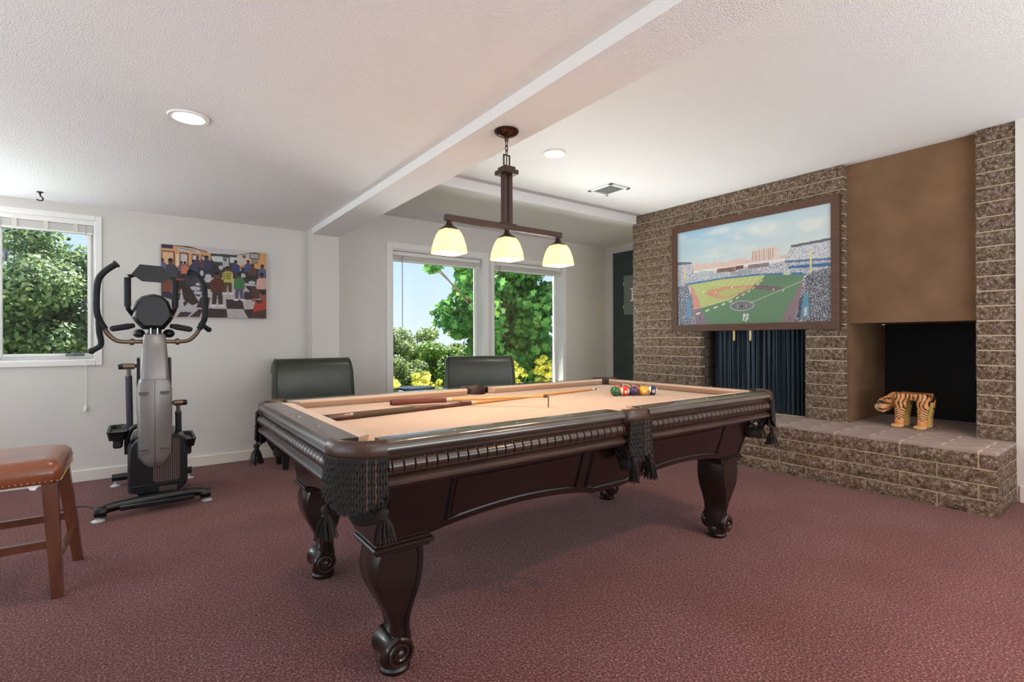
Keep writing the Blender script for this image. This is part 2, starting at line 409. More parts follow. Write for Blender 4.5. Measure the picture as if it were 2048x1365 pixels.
# ------------------------------------------------------------------ chimney, hearth, niche
fp = thing('fireplace', 'brown split-face block fireplace with stucco panel, niche and raised hearth', 'fireplace', (4.8, 2.4, 0))
mb = MB(); xm = XC + .009
mb.box((xm, 3.15, .38), (XAR, 4.06, ZR - .001)); mb.box((xm, 2.10, 1.24), (XAR, 3.15, ZR - .001)); mb.box((xm, 1.788, .38), (XAR, 2.092, 2.603)); mb.box((xm, .7385, .38), (XAR, .94, 2.603))
core = mb.build('chimney_wall', MORTAR, fp, smooth=0)
_bm = {}
def brick_mesh(L, H=.0955, D=.085, rough=.011, var=0, tint=0):
    key = (round(L, 2), var, D)
    if key in _bm: return _bm[key]
    rr = random.Random(hash(key) & 0xffff); ny = max(2, min(7, int(L / .055))); nz = 2
    mb = MB(); g = []
    for j in range(nz + 1):
        row = []
        for i in range(ny + 1):
            edge = (i in (0, ny)) or (j in (0, nz))
            d = rr.uniform(0, .3) * rough if edge else rr.uniform(.5, 1.3) * rough
            row.append(Vector((-d, (i / ny - .5) * L + (0 if i in (0, ny) else rr.uniform(-.006, .006)), (j / nz - .5) * H + (0 if edge else rr.uniform(-.008, .008)))))
        g.append(row)
    V = [[mb.bm.verts.new(p) for p in row] for row in g]
    for j in range(nz):
        for i in range(ny): mb.bm.faces.new((V[j][i], V[j][i + 1], V[j + 1][i + 1], V[j + 1][i]))
    loop = V[0][:] + [V[1][ny]] + V[nz][::-1] + [V[1][0]]
    back = [mb.bm.verts.new((D, v.co.y, v.co.z)) for v in loop]
    for i in range(len(loop)):
        j = (i + 1) % len(loop); mb.bm.faces.new((loop[i], back[i], back[j], loop[j]))
    me = mb.mesh('brick', BLOCK, None, 0); _bm[key] = me; return me
def brick(parent, x, ya, yb, zc, D=.085, rot=None, H=.0955):
    L = yb - ya
    return put(brick_mesh(L, H, D, var=R.randrange(4)), 'brick', parent, (x, (ya + yb) / 2, zc), rot)
G = .0085
NC, CH = 21, .105
for k in range(NC):
    z = .40 + CH * (k + .5)
    segs = [(1.785, 4.065)] if k >= 8 else [(1.785, 2.095), (3.15, 4.065)]
    for (a, b) in segs:
        js = [a, b]; y = 4.065 - (.20 if k % 2 else .40)
        while y > a:
            if y < b and y - a > .07 and b - y > .07: js.append(y)
            y -= .405
        js = sorted(set(js))
        for p, q in zip(js[:-1], js[1:]):
            brick(core, XC, p + (0 if p == a else .002), q - (0 if q == b else .002), z)
    brick(core, XC, .7375, .942, z)
MB().box((4.885, .942, 1.247), (4.95, 1.785, ZR - .001)).build('stucco_panel', STUCCO, fp, smooth=0)
mb = MB(); mb.box((4.885, 1.76, .39), (XAR, 1.787, 1.246)); mb.box((4.905, .93, .39), (XAR, .945, 1.246)); mb.box((4.95, .942, 1.25), (XAR, 1.785, 1.30))
mb.build('niche_lining', STUCCO, fp, smooth=0, label='brown stucco lining of the log niche')
MB().box((5.685, .945, .39), (5.698, 1.76, 1.25)).build('niche_back', SOOT, fp, smooth=0, label='black back panel of the log niche')
# hearth
hm = MB(); hm.box((4.25, .738, 0), (XC + .02, 4.06, .4005)); hm.box((XC, .945, .3), (XAR, 1.76, .4005)); hm.box((XC, 2.1, .3), (5.5, 3.15, .4005))
hearth = hm.build('hearth', MORTAR, fp, smooth=0)
HCH = .0975
offs = [1.641, 1.437, 1.641, 1.437]
for k in range(4):
    z = HCH * (3 - k + .5); js = [.73, 4.06]; y = offs[k] - .41 * 3
    while y < 4.06:
        if y > .78 and y < 4.0: js.append(y)
        y += .41
    js = sorted(js)
    for p, q in zip(js[:-1], js[1:]):
        brick(hearth, 4.245, p + (0 if p == .73 else G / 2), q - G / 2, z, D=.09, H=.089)
    # end face of the hearth, blocks running back to the wall
    xs = [4.34, 4.62, 4.80] if k % 2 else [4.34, 4.80]
    for p, q in zip(xs[:-1], xs[1:]):
        put(brick_mesh(q - p - .006, .089, .05, var=R.randrange(4)), 'brick', hearth, ((p + q) / 2, .735, z), (0, 0, PI / 2))
pav = {}
def paver(x0, x1, y0, y1):
    key = (round(x1 - x0, 3), round(y1 - y0, 3))
    if key not in pav:
        a, b = key[0] / 2, key[1] / 2
        pav[key] = MB().box((-a, -b, -.02), (a, b, 0), .002).mesh('paver', PAVER, None, 0)
    put(pav[key], 'paver', hearth, ((x0 + x1) / 2, (y0 + y1) / 2, .402))
xr = [4.244 + .0955 * i for i in range(7)]
for i in range(6):
    ys = [.732]; y = .82 + (.205 if i % 2 else 0)
    while y < 4.0: ys.append(y); y += .41
    ys.append(4.06)
    for p, q in zip(ys[:-1], ys[1:]):
        if q - p > .03: paver(xr[i] + .0035, xr[i + 1] - .0035, p + .004, q - .004)
for i in range(9):
    x0 = 4.82 + i * .096; ys = [.948, 1.76]; ys.append(1.23 if i % 2 else 1.435); ys.sort()
    for p, q in zip(ys[:-1], ys[1:]): paver(x0 + .003, x0 + .093, p + .003, q - .003)
# firebox behind the mesh curtain
FB = mat('firebox_tile', (92, 84, 74), .8, bump=(40, .3))
mb = MB(); mb.box((5.48, 2.1, .38), (5.52, 3.15, 1.26)); mb.box((4.9, 2.095, .38), (5.5, 2.11, 1.26)); mb.box((4.9, 3.14, .38), (5.5, 3.155, 1.26)); mb.box((4.9, 2.1, 1.235), (5.5, 3.15, 1.26))
fbx = mb.build('firebox', mat('firebox_joint', (40, 36, 32), .9), fp, smooth=0)
tl = MB().box((-.003, -.098, -.05), (.003, .098, .05), .003).mesh('firebrick', FB, None, 0)
tl2 = MB().box((-.098, -.003, -.05), (.098, .003, .05), .003).mesh('firebrick', FB, None, 0)
for k in range(8):
    z = .44 + k * .106
    for i in range(5): put(tl, 'firebrick', fbx, (5.477, 2.2 + i * .206 + (.05 if k % 2 else 0), z))
    for i in range(3):
        put(tl2, 'firebrick', fbx, (4.99 + i * .2 - (.03 if k % 2 else 0), 3.137, z)); put(tl2, 'firebrick', fbx, (4.99 + i * .2 - (.03 if k % 2 else 0), 2.113, z))
# mesh curtain: two pleated sheets with fine holes
def screen_mat():
    m = bpy.data.materials.new('spark_screen_mesh'); m.use_nodes = True; n = m.node_tree.nodes; l = m.node_tree.links
    p = n['Principled BSDF']; p.inputs['Base Color'].default_value = (*s2l((54, 68, 78)), 1); p.inputs['Metallic'].default_value = .5; p.inputs['Roughness'].default_value = .45
    tc = n.new('ShaderNodeTexCoord'); ck = n.new('ShaderNodeTexVoronoi'); ck.inputs['Scale'].default_value = 260; l.new(tc.outputs['Object'], ck.inputs['Vector'])
    g = n.new('ShaderNodeMath'); g.operation = 'GREATER_THAN'; g.inputs[1].default_value = .30; l.new(ck.outputs['Distance'], g.inputs[0]); l.new(g.outputs[0], p.inputs['Alpha']); return m
SCREEN = screen_mat()
fs = thing('fireplace_screen', 'dark pleated metal mesh curtain hanging across the firebox', 'fireplace screen', (4.9, 2.6, .40))
def pleats(ya, yb, seed):
    rr = random.Random(seed); mb = MB(); n = 120; rows = 4; ph = [rr.uniform(0, 6) for _ in range(5)]
    V = []
    for j in range(rows + 1):
        z = .403 + (1.22 - .403) * j / rows; row = []
        for i in range(n + 1):
            s = i / n; y = ya + (yb - ya) * s
            x = 4.905 + .016 * math.sin(s * 60 + ph[0]) * (0.6 + .4 * math.sin(s * 9 + ph[1])) + .008 * math.sin(s * 131 + ph[2]) + .004 * math.sin(j + s * 30)
            row.append(mb.bm.verts.new((x, y, z)))
        V.append(row)
    for j in range(rows):
        for i in range(n): mb.bm.faces.new((V[j][i], V[j][i + 1], V[j + 1][i + 1], V[j + 1][i]))
    return mb
pleats(2.545, 3.02, 1).build('curtain', SCREEN, fs); pleats(2.115, 2.54, 2).build('curtain', SCREEN, fs)
MB().tube([(4.905, 2.11, 1.226), (4.905, 3.14, 1.226)], .007).build('curtain_rod', BLACKP, fs)
for y in (2.62, 2.79): MB().box((4.842, y - .010, 1.10), (4.852, y + .010, 1.232), .002).build('pull_bar', BRASS, fs, label='pale brass pull bar')
LOG = mat('ceramic_log', (112, 96, 80), .9, vary=(14, (60, 50, 42), .4, .65), bump=(30, .6))
t = thing('log_grate', 'pale ceramic logs on a black iron grate behind the mesh curtain', 'fire grate', (5.2, 2.5, .385))
mb = MB()
for y in (2.3, 2.45, 2.6, 2.75): mb.tube(smooth_path([(5.0, y, .58), (5.03, y, .47), (5.3, y, .47)]), .009, 6)
mb.tube([(5.08, 2.25, .465), (5.08, 2.8, .465)], .009, 6); mb.tube([(5.26, 2.25, .465), (5.26, 2.8, .465)], .009, 6)
for y in (2.3, 2.75):
    for x in (5.08, 5.26): mb.tube([(x, y, .386), (x, y, .47)], .008, 6)
mb.build('grate', BLACKP, t)
for a, b, r in [((5.1, 2.22, .53), (5.12, 2.82, .54), .052), ((5.24, 2.25, .535), (5.22, 2.8, .53), .05), ((5.1, 2.35, .615), (5.24, 2.7, .62), .045)]:
    MB().tube([Vector(a).lerp(Vector(b), i / 6) + Vector((R.uniform(-.006, .006), 0, R.uniform(-.006, .006))) for i in range(7)], [r * R.uniform(.88, 1.08) for _ in range(7)], 10).build('log', LOG, t)

# ------------------------------------------------------------------ alcove side wall: dark board and panel door
BOARD = mat('dark_board', (62, 74, 74), .75, vary=(6, (52, 64, 66), .35, .7))
bd = thing('notice_board', 'tall dark grey-green board on the alcove side wall behind the chimney', 'board', (XAR, 4.8, .2))
MB().box((XAR - .018, 4.15, .12), (XAR - .001, 5.185, 2.40), .002).build('panel', BOARD, bd)
for (y, z) in [(5.14, 2.34), (5.02, 2.37), (4.6, 2.37), (4.25, 2.37)]: MB().lathe([(.0, -.024), (.008, -.022), (.009, -.018)], (XAR, y, z), 10, axis='x').build('screw', CHROME, bd)
GP = mat('grey_green_paint', (112, 124, 116), .5)
eb = thing('electrical_panel', 'grey-green electrical panel door with a white letter on the dark board', 'electrical panel', (XAR - .02, 4.66, 1.47))
MB().box((XAR - .06, 4.38, 1.47), (XAR - .019, 4.94, 2.04), .004).build('door', GP, eb)
for z in (1.56, 1.90): MB().lathe([(.007, 0), (.007, .05)], (XAR - .052, 4.946, z), 8).build('hinge', BRASS, eb)
mb = MB(); xx = XAR - .0605
mb.box((xx - .002, 4.74, 1.68), (xx, 4.79, 1.83)); mb.box((xx - .002, 4.715, 1.83), (xx, 4.815, 1.85)); mb.box((xx - .002, 4.715, 1.66), (xx, 4.815, 1.68))
mb.build('letter', mat('white_letter', (245, 240, 238), .5), eb, smooth=0)
# ------------------------------------------------------------------ pool table
TX0, TX1, TY0, TY1, ZT, ZF = .43, 2.88, 1.375, 2.715, .825, .787
TXM, TYM = (TX0 + TX1) / 2, (TY0 + TY1) / 2
pt = thing('pool_table', 'dark cherry pool table with tan felt, scroll legs and fringed leather pockets', 'pool table', (TXM, TYM, 0))
CC, SC = .135, .078          # corner and side pocket reach
dz = ZT - .815
cap_prof = [(-.098, .815), (-.02, .815), (-.009, .8125), (-.003, .806), (0, .799), (0, .791), (-.006, .785), (-.016, .782), (-.098, .782)]
skirt_prof = [(-.098, .7815), (-.016, .7815), (-.017, .775), (-.013, .770), (-.018, .766), (-.019, .716), (-.013, .709), (-.004, .704), (.002, .697), (.002, .689), (-.005, .683), (-.018, .680), (-.022, .674), (-.036, .672), (-.098, .672)]
cush_prof = [(-.098, .815), (-.146, .811), (-.150, .806), (-.147, .801), (-.132, .779), (-.098, .779)]
def rail(A, e, n, L, cutA, cutB):
    A, e, n = Vector(A), Vector(e), Vector(n)
    P = lambda s, d, z: A + e * s + n * d + Vector((0, 0, z + dz))
    MB().loft([[P(s, d, z) for d, z in cap_prof] for s in (.0, L)]).build('rail_cap', RAILTOP, pt, 35)
    sk = MB().loft([[P(s, d, z) for d, z in skirt_prof] for s in (.002, L - .002)]).build('rail_skirt', DWOOD_H, pt, 35)
    # carved band: lobes parted by wedge notches
    per = .0365; k = int((L - .02) / per); s0 = (L - k * per) / 2; mb = MB(); rings = []
    def ring(s, f):
        return [P(s, -.019 + (.0235 * f) * math.cos(a) , .741 + .0245 * math.sin(a)) for a in [(-90 + 180 * i / 8) * PI / 180 for i in range(9)]]
    def nring(s):   # notch: deep in the middle, shallow at the lower end
        out = []
        for i in range(9):
            a = (-90 + 180 * i / 8) * PI / 180; t = i / 8
            f = 1 - .45 * max(0, min(1, (t - .12) * 2.2)) * max(0, min(1, (1.0 - t) * 3))
            out.append(P(s, -.019 + .0235 * f * math.cos(a), .741 + .0245 * math.sin(a)))
        return out
    rings.append(ring(.004, 1))
    for i in range(k + 1):
        c = s0 + i * per
        if c < .012 or c > L - .012: continue
        rings += [ring(c - .0030, 1), nring(c - .0008), nring(c + .0008), ring(c + .0030, 1)]
    rings.append(ring(L - .004, 1))
    mb.loft(rings); mb.build('fluted_band', DWOOD_H, sk, 30)
    # cushion
    rr = []
    for end in (0, 1):
        ring_ = []
        for d, z in cush_prof:
            t = min(1, max(0, (-.098 - d) / .05)); s = (cutA * t) if end == 0 else L - cutB * t
            ring_.append(P(s, d, z))
        rr.append(ring_)
    MB().loft(rr).build('cushion', FELT, pt, 35)
    # sights
    for f in (.25, .5, .75):
        mbs = MB(); c = P(L * f, -.055, .8151); mbs.lathe([(.0045, 0), (.0045, .0005), (0, .0006)], c, 8); mbs.build('sight', mat('sight_inlay', (206, 200, 186), .3), pt, 0)
Lh = TXM - SC - (TX0 + CC)
rail((TX0 + CC, TY0, 0), (1, 0, 0), (0, -1, 0), Lh, .05, .022); rail((TXM + SC, TY0, 0), (1, 0, 0), (0, -1, 0), Lh, .022, .05)
rail((TX0 + CC, TY1, 0), (1, 0, 0), (0, 1, 0), Lh, .05, .022); rail((TXM + SC, TY1, 0), (1, 0, 0), (0, 1, 0), Lh, .022, .05)
Le = TY1 - TY0 - 2 * CC
rail((TX0, TY0 + CC, 0), (0, 1, 0), (-1, 0, 0), Le, .05, .05); rail((TX1, TY0 + CC, 0), (0, 1, 0), (1, 0, 0), Le, .05, .05)
mb = MB(); q = [(math.cos(a), math.sin(a)) for a in [i * PI / 8 for i in range(16)]]
mb.prism([(TX0 + .048 + .011 * x, TYM + .045 + .034 * y) for x, y in q], 'z', ZT + .0002, ZT + .0012); mb.build('name_plate', mat('copper_plate', (150, 112, 84), .3, metal=.5), pt, 0, label='small oval copper-coloured plate')
# bed with pocket cut-outs
a0, b0, a1, b1 = TX0 + .092, TY0 + .092, TX1 - .092, TY1 - .092; rc, rs = .088, .058
out = arc(a0, b0, rc, 90, 0, 8) + arc(TXM, b0, rs, 180, 0, 8) + arc(a1, b0, rc, 180, 90, 8) + arc(a1, b1, rc, 270, 180, 8) + arc(TXM, b1, rs, 0, -180, 8) + arc(a0, b1, rc, 0, -90, 8)
MB().prism(out, 'z', ZF - .03, ZF).build('slate_bed', FELT, pt, 0)

def sweep2d(path, sec, mb=None):
    mb = mb or MB(); rings = []; k = len(path)
    for i, p in enumerate(path):
        q0 = Vector(path[max(i - 1, 0)]); q1 = Vector(path[min(i + 1, k - 1)]); t = (q1 - q0).normalized(); nrm = Vector((-t.y, t.x))
        rings.append([(p[0] + nrm.x * o, p[1] + nrm.y * o, z) for o, z in sec])
    return mb.loft(rings)
def strand(mb, top, zbot, r=.0042, sway=(0, 0), ph=0, m=0):
    n = max(4, int((top[2] - zbot) / .009)); path = []; rs_ = []
    for i in range(n + 1):
        t = i / n; path.append((top[0] + sway[0] * t + .0012 * math.sin(i * 1.9 + ph), top[1] + sway[1] * t + .0012 * math.cos(i * 1.9 + ph), top[2] + (zbot - top[2]) * t)); rs_.append(r * (1.0 + .28 * (1 if i % 2 else -1)))
    mb.tube(path, rs_, 5, m=m)
def tassel(c, zk, zb, seed, w=.026):
    rr = random.Random(seed); mb = MB()
    mb.lathe([(.004, zk + .014), (.012, zk + .008), (.014, zk - .002), (.009, zk - .012), (.012, zk - .016), (.010, zk - .02)], (c[0], c[1], 0), 10)
    for i in range(70):
        a = rr.uniform(0, 2 * PI); r0 = rr.uniform(0, .010); r1 = rr.uniform(.15, 1) ** .6 * w; z1 = zb + rr.uniform(0, .012)
        mb.tube([(c[0] + r0 * math.cos(a), c[1] + r0 * math.sin(a), zk - .014), (c[0] + (r0 + r1) * .6 * math.cos(a), c[1] + (r0 + r1) * .6 * math.sin(a), (zk + z1) / 2), (c[0] + r1 * math.cos(a + .1), c[1] + r1 * math.sin(a + .1), z1)], .0016, 3, m=1 if rr.random() < .08 else 0)
    return mb
def net(c, rx, ry, ztop, zbot, n=9):
    mb = MB()
    for sgn in (1, -1):
        for i in range(n):
            path = []
            for k in range(9):
                t = k / 8; a = 2 * PI * i / n + sgn * t * 1.5; rr_ = 1 - .42 * t ** 1.5
                path.append((c[0] + rx * rr_ * math.cos(a), c[1] + ry * rr_ * math.sin(a), ztop + (zbot - ztop) * t))
            mb.tube(path, .0042, 4)
    mb.lathe([(rx * .6, zbot + .014), (rx * .62, zbot), (rx * .55, zbot - .012), (rx * .5, zbot - .028), (rx * .42, zbot - .032)], (c[0], c[1], 0), 14)
    return mb
ZP = .64
# corner pocket master for the corner pointing to (-x, -y); local origin = arc centre
sec = [(.0, .768), (.004, .785), (.003, .806), (-.003, .817), (-.012, .822), (-.022, .820), (-.029, .811), (-.032, .80), (-.032, .715), (-.012, .715), (-.008, .76)]
sec = [(o, z + dz) for o, z in sec]
lea = sweep2d([(x, y) for x, y in arc(0, 0, CC - .004, 270 + 1, 180 - 1, 14)], sec)
me_leather = lea.mesh('pocket', LEATHER_P, None, 40)
fr = MB()
for i in range(28):
    a = math.radians(182 + 86 * i / 27); t = i / 27
    zb = ZP + .035 - .045 * math.sin(PI * t)
    strand(fr, (math.cos(a) * (CC + .003), math.sin(a) * (CC + .003), .775 + dz), zb + R.uniform(-.006, .004), .0046, (.006 * math.cos(a), .006 * math.sin(a)), R.uniform(0, 6), 1 if i in (20, 23) else 0)
for i in range(18):
    a = math.radians(185 + 80 * i / 17)
    strand(fr, (math.cos(a) * (CC - .004), math.sin(a) * (CC - .004), .765 + dz), ZP - .005 + R.uniform(-.008, .006), .0045, (-.01 * math.cos(a), -.01 * math.sin(a)), R.uniform(0, 6))
fr.tube([(math.cos(math.radians(181 + 88 * i / 40)) * (CC + .003), math.sin(math.radians(181 + 88 * i / 40)) * (CC + .003), .772 + dz) for i in range(41)], [.004 + .0016 * (i % 2) for i in range(41)], 5)
me_fringe = fr.mesh('fringe', [CORD_B, CORD_L], None, 40)
me_t1 = tassel((-CC - .004, -.012), ZP - .012, ZP - .10, 3, .034).mesh('tassel', [CORD_B, CORD_L], None, 40)
me_t2 = tassel((-.012, -CC - .004), ZP - .012, ZP - .10, 4, .034).mesh('tassel', [CORD_B, CORD_L], None, 40)
me_net = net((-.02, -.02), .085, .085, .70, .60).mesh('pocket_net', CORD_B, None, 40)
for ix, (cx, cy, rz) in enumerate([(TX0 + CC, TY0 + CC, 0), (TX1 - CC, TY0 + CC, 90), (TX1 - CC, TY1 - CC, 180), (TX0 + CC, TY1 - CC, 270)]):
    p = put(me_leather, 'pocket', pt, (cx, cy, 0), (0, 0, math.radians(rz))); ORIG[p.name] = Vector((0, 0, 0))
    for me_, nm in ((me_fringe, 'fringe'), (me_t1, 'tassel'), (me_t2, 'tassel'), (me_net, 'pocket_net')):
        put(me_, nm, p, (0, 0, 0))
# side pocket master, local origin on the outer rail line, opening to +y
pa = [(.074, .03), (.070, .006), (.058, -.006), (.03, -.011), (0, -.013), (-.03, -.011), (-.058, -.006), (-.070, .006), (-.074, .03)]
sp = sweep2d(pa, sec)
sp.loft([[(x, y + .092, z) for x, y in arc(0, 0, r_, 180, 360, 10)] for r_, z in ((.060, .70), (.062, .806 + dz), (.074, .812 + dz), (.078, .804 + dz))], closed=False)
me_sleather = sp.mesh('pocket', LEATHER_P, None, 40)
fr = MB()
for i in range(15):
    x = -.062 + .124 * i / 14
    strand(fr, (x, -.016, .775 + dz), ZP - .012 + R.uniform(-.02, .01) + .02 * abs(i - 7) / 7, .0046, (x * .12, 0), R.uniform(0, 6), 1 if i in (10, 12) else 0)
    strand(fr, (x * .95, -.006, .775 + dz), ZP + R.uniform(-.03, .0), .0044, (x * .1, 0), R.uniform(0, 6))
me_sf = fr.mesh('fringe', [CORD_B, CORD_L], None, 40)
me_st1 = tassel((-.05, -.022), ZP - .012, ZP - .105, 5, .024).mesh('tassel', [CORD_B, CORD_L], None, 40)
me_st2 = tassel((.052, -.022), ZP - .012, ZP - .105, 6, .032).mesh('tassel', [CORD_B, CORD_L], None, 40)
me_sn = net((-.0, .062), .06, .05, .70, .60).mesh('pocket_net', CORD_B, None, 40)
for (cx, cy, rz) in [(TXM, TY0, 0), (TXM, TY1, 180)]:
    p = put(me_sleather, 'pocket', pt, (cx, cy, 0), (0, 0, math.radians(rz))); ORIG[p.name] = Vector((0, 0, 0))
    for me_, nm in ((me_sf, 'fringe'), (me_st1, 'tassel'), (me_st2, 'tassel'), (me_sn, 'pocket_net')): put(me_, nm, p, (0, 0, 0))

# cabinet: slanted aprons with a double-arched lower edge
AX0, AX1, AYT, AYB = .59, 2.73, TY0 + .095, TY0 + .172
LXI = (.765, 2.555)
def zb_long(x):
    if x < LXI[0] or x > LXI[1]: return .462
    mid = TXM; hw = .11
    if abs(x - mid) < hw: return .455
    t = (x - LXI[0]) / (mid - hw - LXI[0]) if x < mid else (LXI[1] - x) / (LXI[1] - mid - hw)
    return .460 + .040 * math.sin(PI * min(1, max(0, t))) ** .8
def apron_y(z): return AYT + (AYB - AYT) * (.685 - z) / (.685 - .455)
def long_apron(sign):
    Y = (lambda y: y) if sign > 0 else (lambda y: 2 * TYM - y)
    mb = MB(); xs = [AX0 + (AX1 - AX0) * i / 60 for i in range(61)]; rings = []
    for x in xs:
        zb = zb_long(x); rings.append([(x, Y(apron_y(.685)), .685), (x, Y(apron_y((.685 + zb) / 2)), (.685 + zb) / 2), (x, Y(apron_y(zb)), zb), (x, Y(apron_y(zb) + .03), zb), (x, Y(apron_y(.685) + .08), .685)])
    ap = mb.loft(rings).build('apron', DWOOD, pt, 35)
    for (xa, xb) in ((.84, TXM - .21), (TXM - .15, TXM + .15), (TXM + .21, 2.475)):
        pts = []; n = 22
        top = [(xa + (xb - xa) * i / n, .662) for i in range(n + 1)]
        bot = [(xb - (xb - xa) * i / n, max(.478, zb_long(xb - (xb - xa) * i / n) + .028)) for i in range(n + 1)]
        loop = [(x, Y(apron_y(z) - .001), z) for x, z in top + bot]
        MB().tube(loop, .0065, 6, closed=True).build('panel_moulding', GROOVE, ap)
        inner = [((x - (xa + xb) / 2) * .95 + (xa + xb) / 2, z * .86 + .57 * .14) for x, z in top + bot]
        ti, bi = inner[:n + 1], inner[n + 1:]
        pm = MB()
        for i in range(n):
            q = [ti[i], ti[i + 1], bi[n - i - 1], bi[n - i]]; pm.face([(x, Y(apron_y(z) - .004), z) for x, z in q])
        bmesh.ops.remove_doubles(pm.bm, verts=pm.bm.verts[:], dist=.0005)
        r_ = bmesh.ops.extrude_face_region(pm.bm, geom=pm.bm.faces[:]); bmesh.ops.translate(pm.bm, vec=(0, .012 * sign, 0), verts=[g for g in r_['geom'] if isinstance(g, bmesh.types.BMVert)])
        pm.build('raised_panel', DWOOD, ap, 30)
long_apron(1); long_apron(-1)
for sgn, xo in ((-1, AX0 + .001), (1, AX1 - .001)):
    mb = MB(); rings = []
    ya, yb = AYT, 2 * TYM - AYT
    for i in range(31):
        y = ya + (yb - ya) * i / 30; t = i / 30; zb = .462 + .045 * max(0, math.sin(PI * min(1, max(0, (t - .18) / .64)))) ** .8
        rings.append([(xo + sgn * .02, y, .685), (xo, y + (0), zb), (xo - sgn * .03, y, zb), (xo - sgn * .03, y, .685)])
    # follow the slant of the long aprons at both ends
    for i, rg in enumerate(rings):
        for k, (x, y, z) in enumerate(rg):
            f = (AYB - AYT) * (.685 - z) / .23; yc = (y - TYM) / (TYM - AYT) * (TYM - AYT - f) + TYM; rg[k] = (x, yc, z)
    mb.loft(rings); mb.build('apron', DWOOD, pt, 35)
# legs: scrolled profile in the x-z plane
prof_z = [.432, .40, .37, .335, .30, .265, .235, .205, .175, .15, .125, .10, .075, .05]
p_in = [.000, -.003, -.003, .000, .008, .018, .028, .036, .040, .038, .034, .034, .036, .04]
p_out = [.160, .170, .1735, .170, .159, .144, .127, .112, .101, .095, .095, .098, .1, .1]
def leg(xi, sg, y0, y1, nearside):
    W = y1 - y0; rings = []
    for z, i_, o_ in zip(prof_z, p_in, p_out):
        tp = .0 if z > .3 else .018 * (min(1, (.3 - z) / .15)); r_ = .012
        xa, xb = xi + sg * i_, xi + sg * o_; ya, yb = y0 + tp, y1 - tp; sx = .010 * sg
        rings.append([(xa, ya + r_, z), (xa + sx, ya, z), (xb - sx, ya, z), (xb, ya + r_, z), (xb, yb - r_, z), (xb - sx, yb, z), (xa + sx, yb, z), (xa, yb - r_, z)])
    lg = MB().loft(rings).build('leg', DWOOD, pt, 40)
    cx, cz, r = xi + sg * .083, .083, .052
    sc = MB().lathe([(0, y0 + .012), (r - .006, y0 + .012), (r, y0 + .02), (r * .9, y0 + .04), (r * .86, (y0 + y1) / 2), (r * .9, y1 - .04), (r, y1 - .02), (r - .006, y1 - .012), (0, y1 - .012)], (cx, 0, cz), 24, axis='y')
    so = sc.build('scroll', DWOOD, lg, 35)
    for yy, s2 in ((y0 + .011, -1), (y1 - .011, 1)):
        mb = MB(); path = []
        for i in range(40):
            t = i / 39; a = PI / 2 + t * 3.6 * PI * (1 if sg > 0 else -1); rr_ = (.047 - .031 * t)
            path.append((cx + rr_ * math.cos(a), yy + s2 * .002, cz + rr_ * math.sin(a)))
        mb.tube(path, [.007 - .002 * i / 39 for i in range(40)], 6)
        mb.lathe([(0.0135, yy), (.0135, yy + s2 * .006), (.009, yy + s2 * .010), (0, yy + s2 * .011)], (cx, 0, cz), 14, axis='y')
        mb.build('volute', DWOOD_H, lg)
        bead = smooth_path([(xi + sg * (i_ + .022), yy - s2 * .0, z) for z, i_ in zip(prof_z[:11], p_in[:11])], 3)
        for b_ in bead:
            tp = .0 if b_.z > .3 else .018 * min(1, (.3 - b_.z) / .15); b_.y = (y0 + tp - .0005) if s2 < 0 else (y1 - tp + .0005)
        MB().tube(bead, .0055, 6).build('bead', GROOVE, lg)
    MB().lathe([(.046, .0), (.052, .006), (.053, .016), (.047, .024), (.05, .032), (.042, .06)], (xi + sg * .075, (y0 + y1) / 2, 0), 20).build('foot', DWOOD, lg)
    mb = MB()
    for zz, e_, h_ in ((.430, .014, .014), (.443, .024, .014), (.456, .016, .012), (.467, .009, .012)):
        xs_ = sorted((xi - sg * (.004 + e_), xi + sg * (.160 + e_)))
        mb.box((xs_[0], y0 - e_, zz), (xs_[1], y1 + e_, zz + h_), .004)
    mb.build('leg_moulding', DWOOD, lg, 30)
for xi, sg in ((.765, -1), (2.555, 1)):
    leg(xi, sg, 1.548, 1.70, 1); leg(xi, sg, 2 * TYM - 1.70, 2 * TYM - 1.548, 0)

# ------------------------------------------------------------------ balls, cue and bridge
BD = .0575; u = Vector((.217, -.103)).normalized(); vv = Vector((-u.y, u.x))
if vv.dot(Vector((fw.x, fw.y))) < 0: vv = -vv
B0 = Vector((2.222, 2.012))
IV = (240, 228, 205)
BC = {'yellow': (232, 168, 28), 'blue': (24, 42, 92), 'red': (198, 44, 34), 'purple': (62, 40, 84), 'orange': (222, 112, 40), 'green': (22, 86, 48), 'maroon': (104, 30, 40), 'black': (20, 18, 20)}
rows = [['green', 'red/11', 'purple', 'yellow/1', 'blue/10'], ['orange', 'maroon', 'orange/s', 'purple/s'], ['red', 'yellow/s', 'black'], ['green/s', 'blue'], ['maroon/s']]
numb = {'red/11': '11', 'yellow/1': '1', 'blue/10': '10'}
desc = {'green': 'solid green billiard ball at the left end of the front row', 'red/11': 'red striped billiard ball beside the green one in the front row', 'purple': 'solid dark purple billiard ball in the middle of the front row',
        'yellow/1': 'solid yellow billiard ball in the front row', 'blue/10': 'blue striped billiard ball at the right end of the front row', 'orange': 'solid orange billiard ball behind the green and red ones',
        'maroon': 'solid maroon billiard ball behind the red striped one', 'orange/s': 'orange striped billiard ball behind the purple one', 'purple/s': 'purple striped billiard ball behind the yellow one',
        'red': 'solid red billiard ball in the third row', 'yellow/s': 'yellow striped billiard ball in the third row', 'black': 'black billiard ball at the right of the third row',
        'green/s': 'green striped billiard ball in the fourth row', 'blue': 'solid blue billiard ball in the fourth row', 'maroon/s': 'maroon striped billiard ball at the far tip of the rack'}
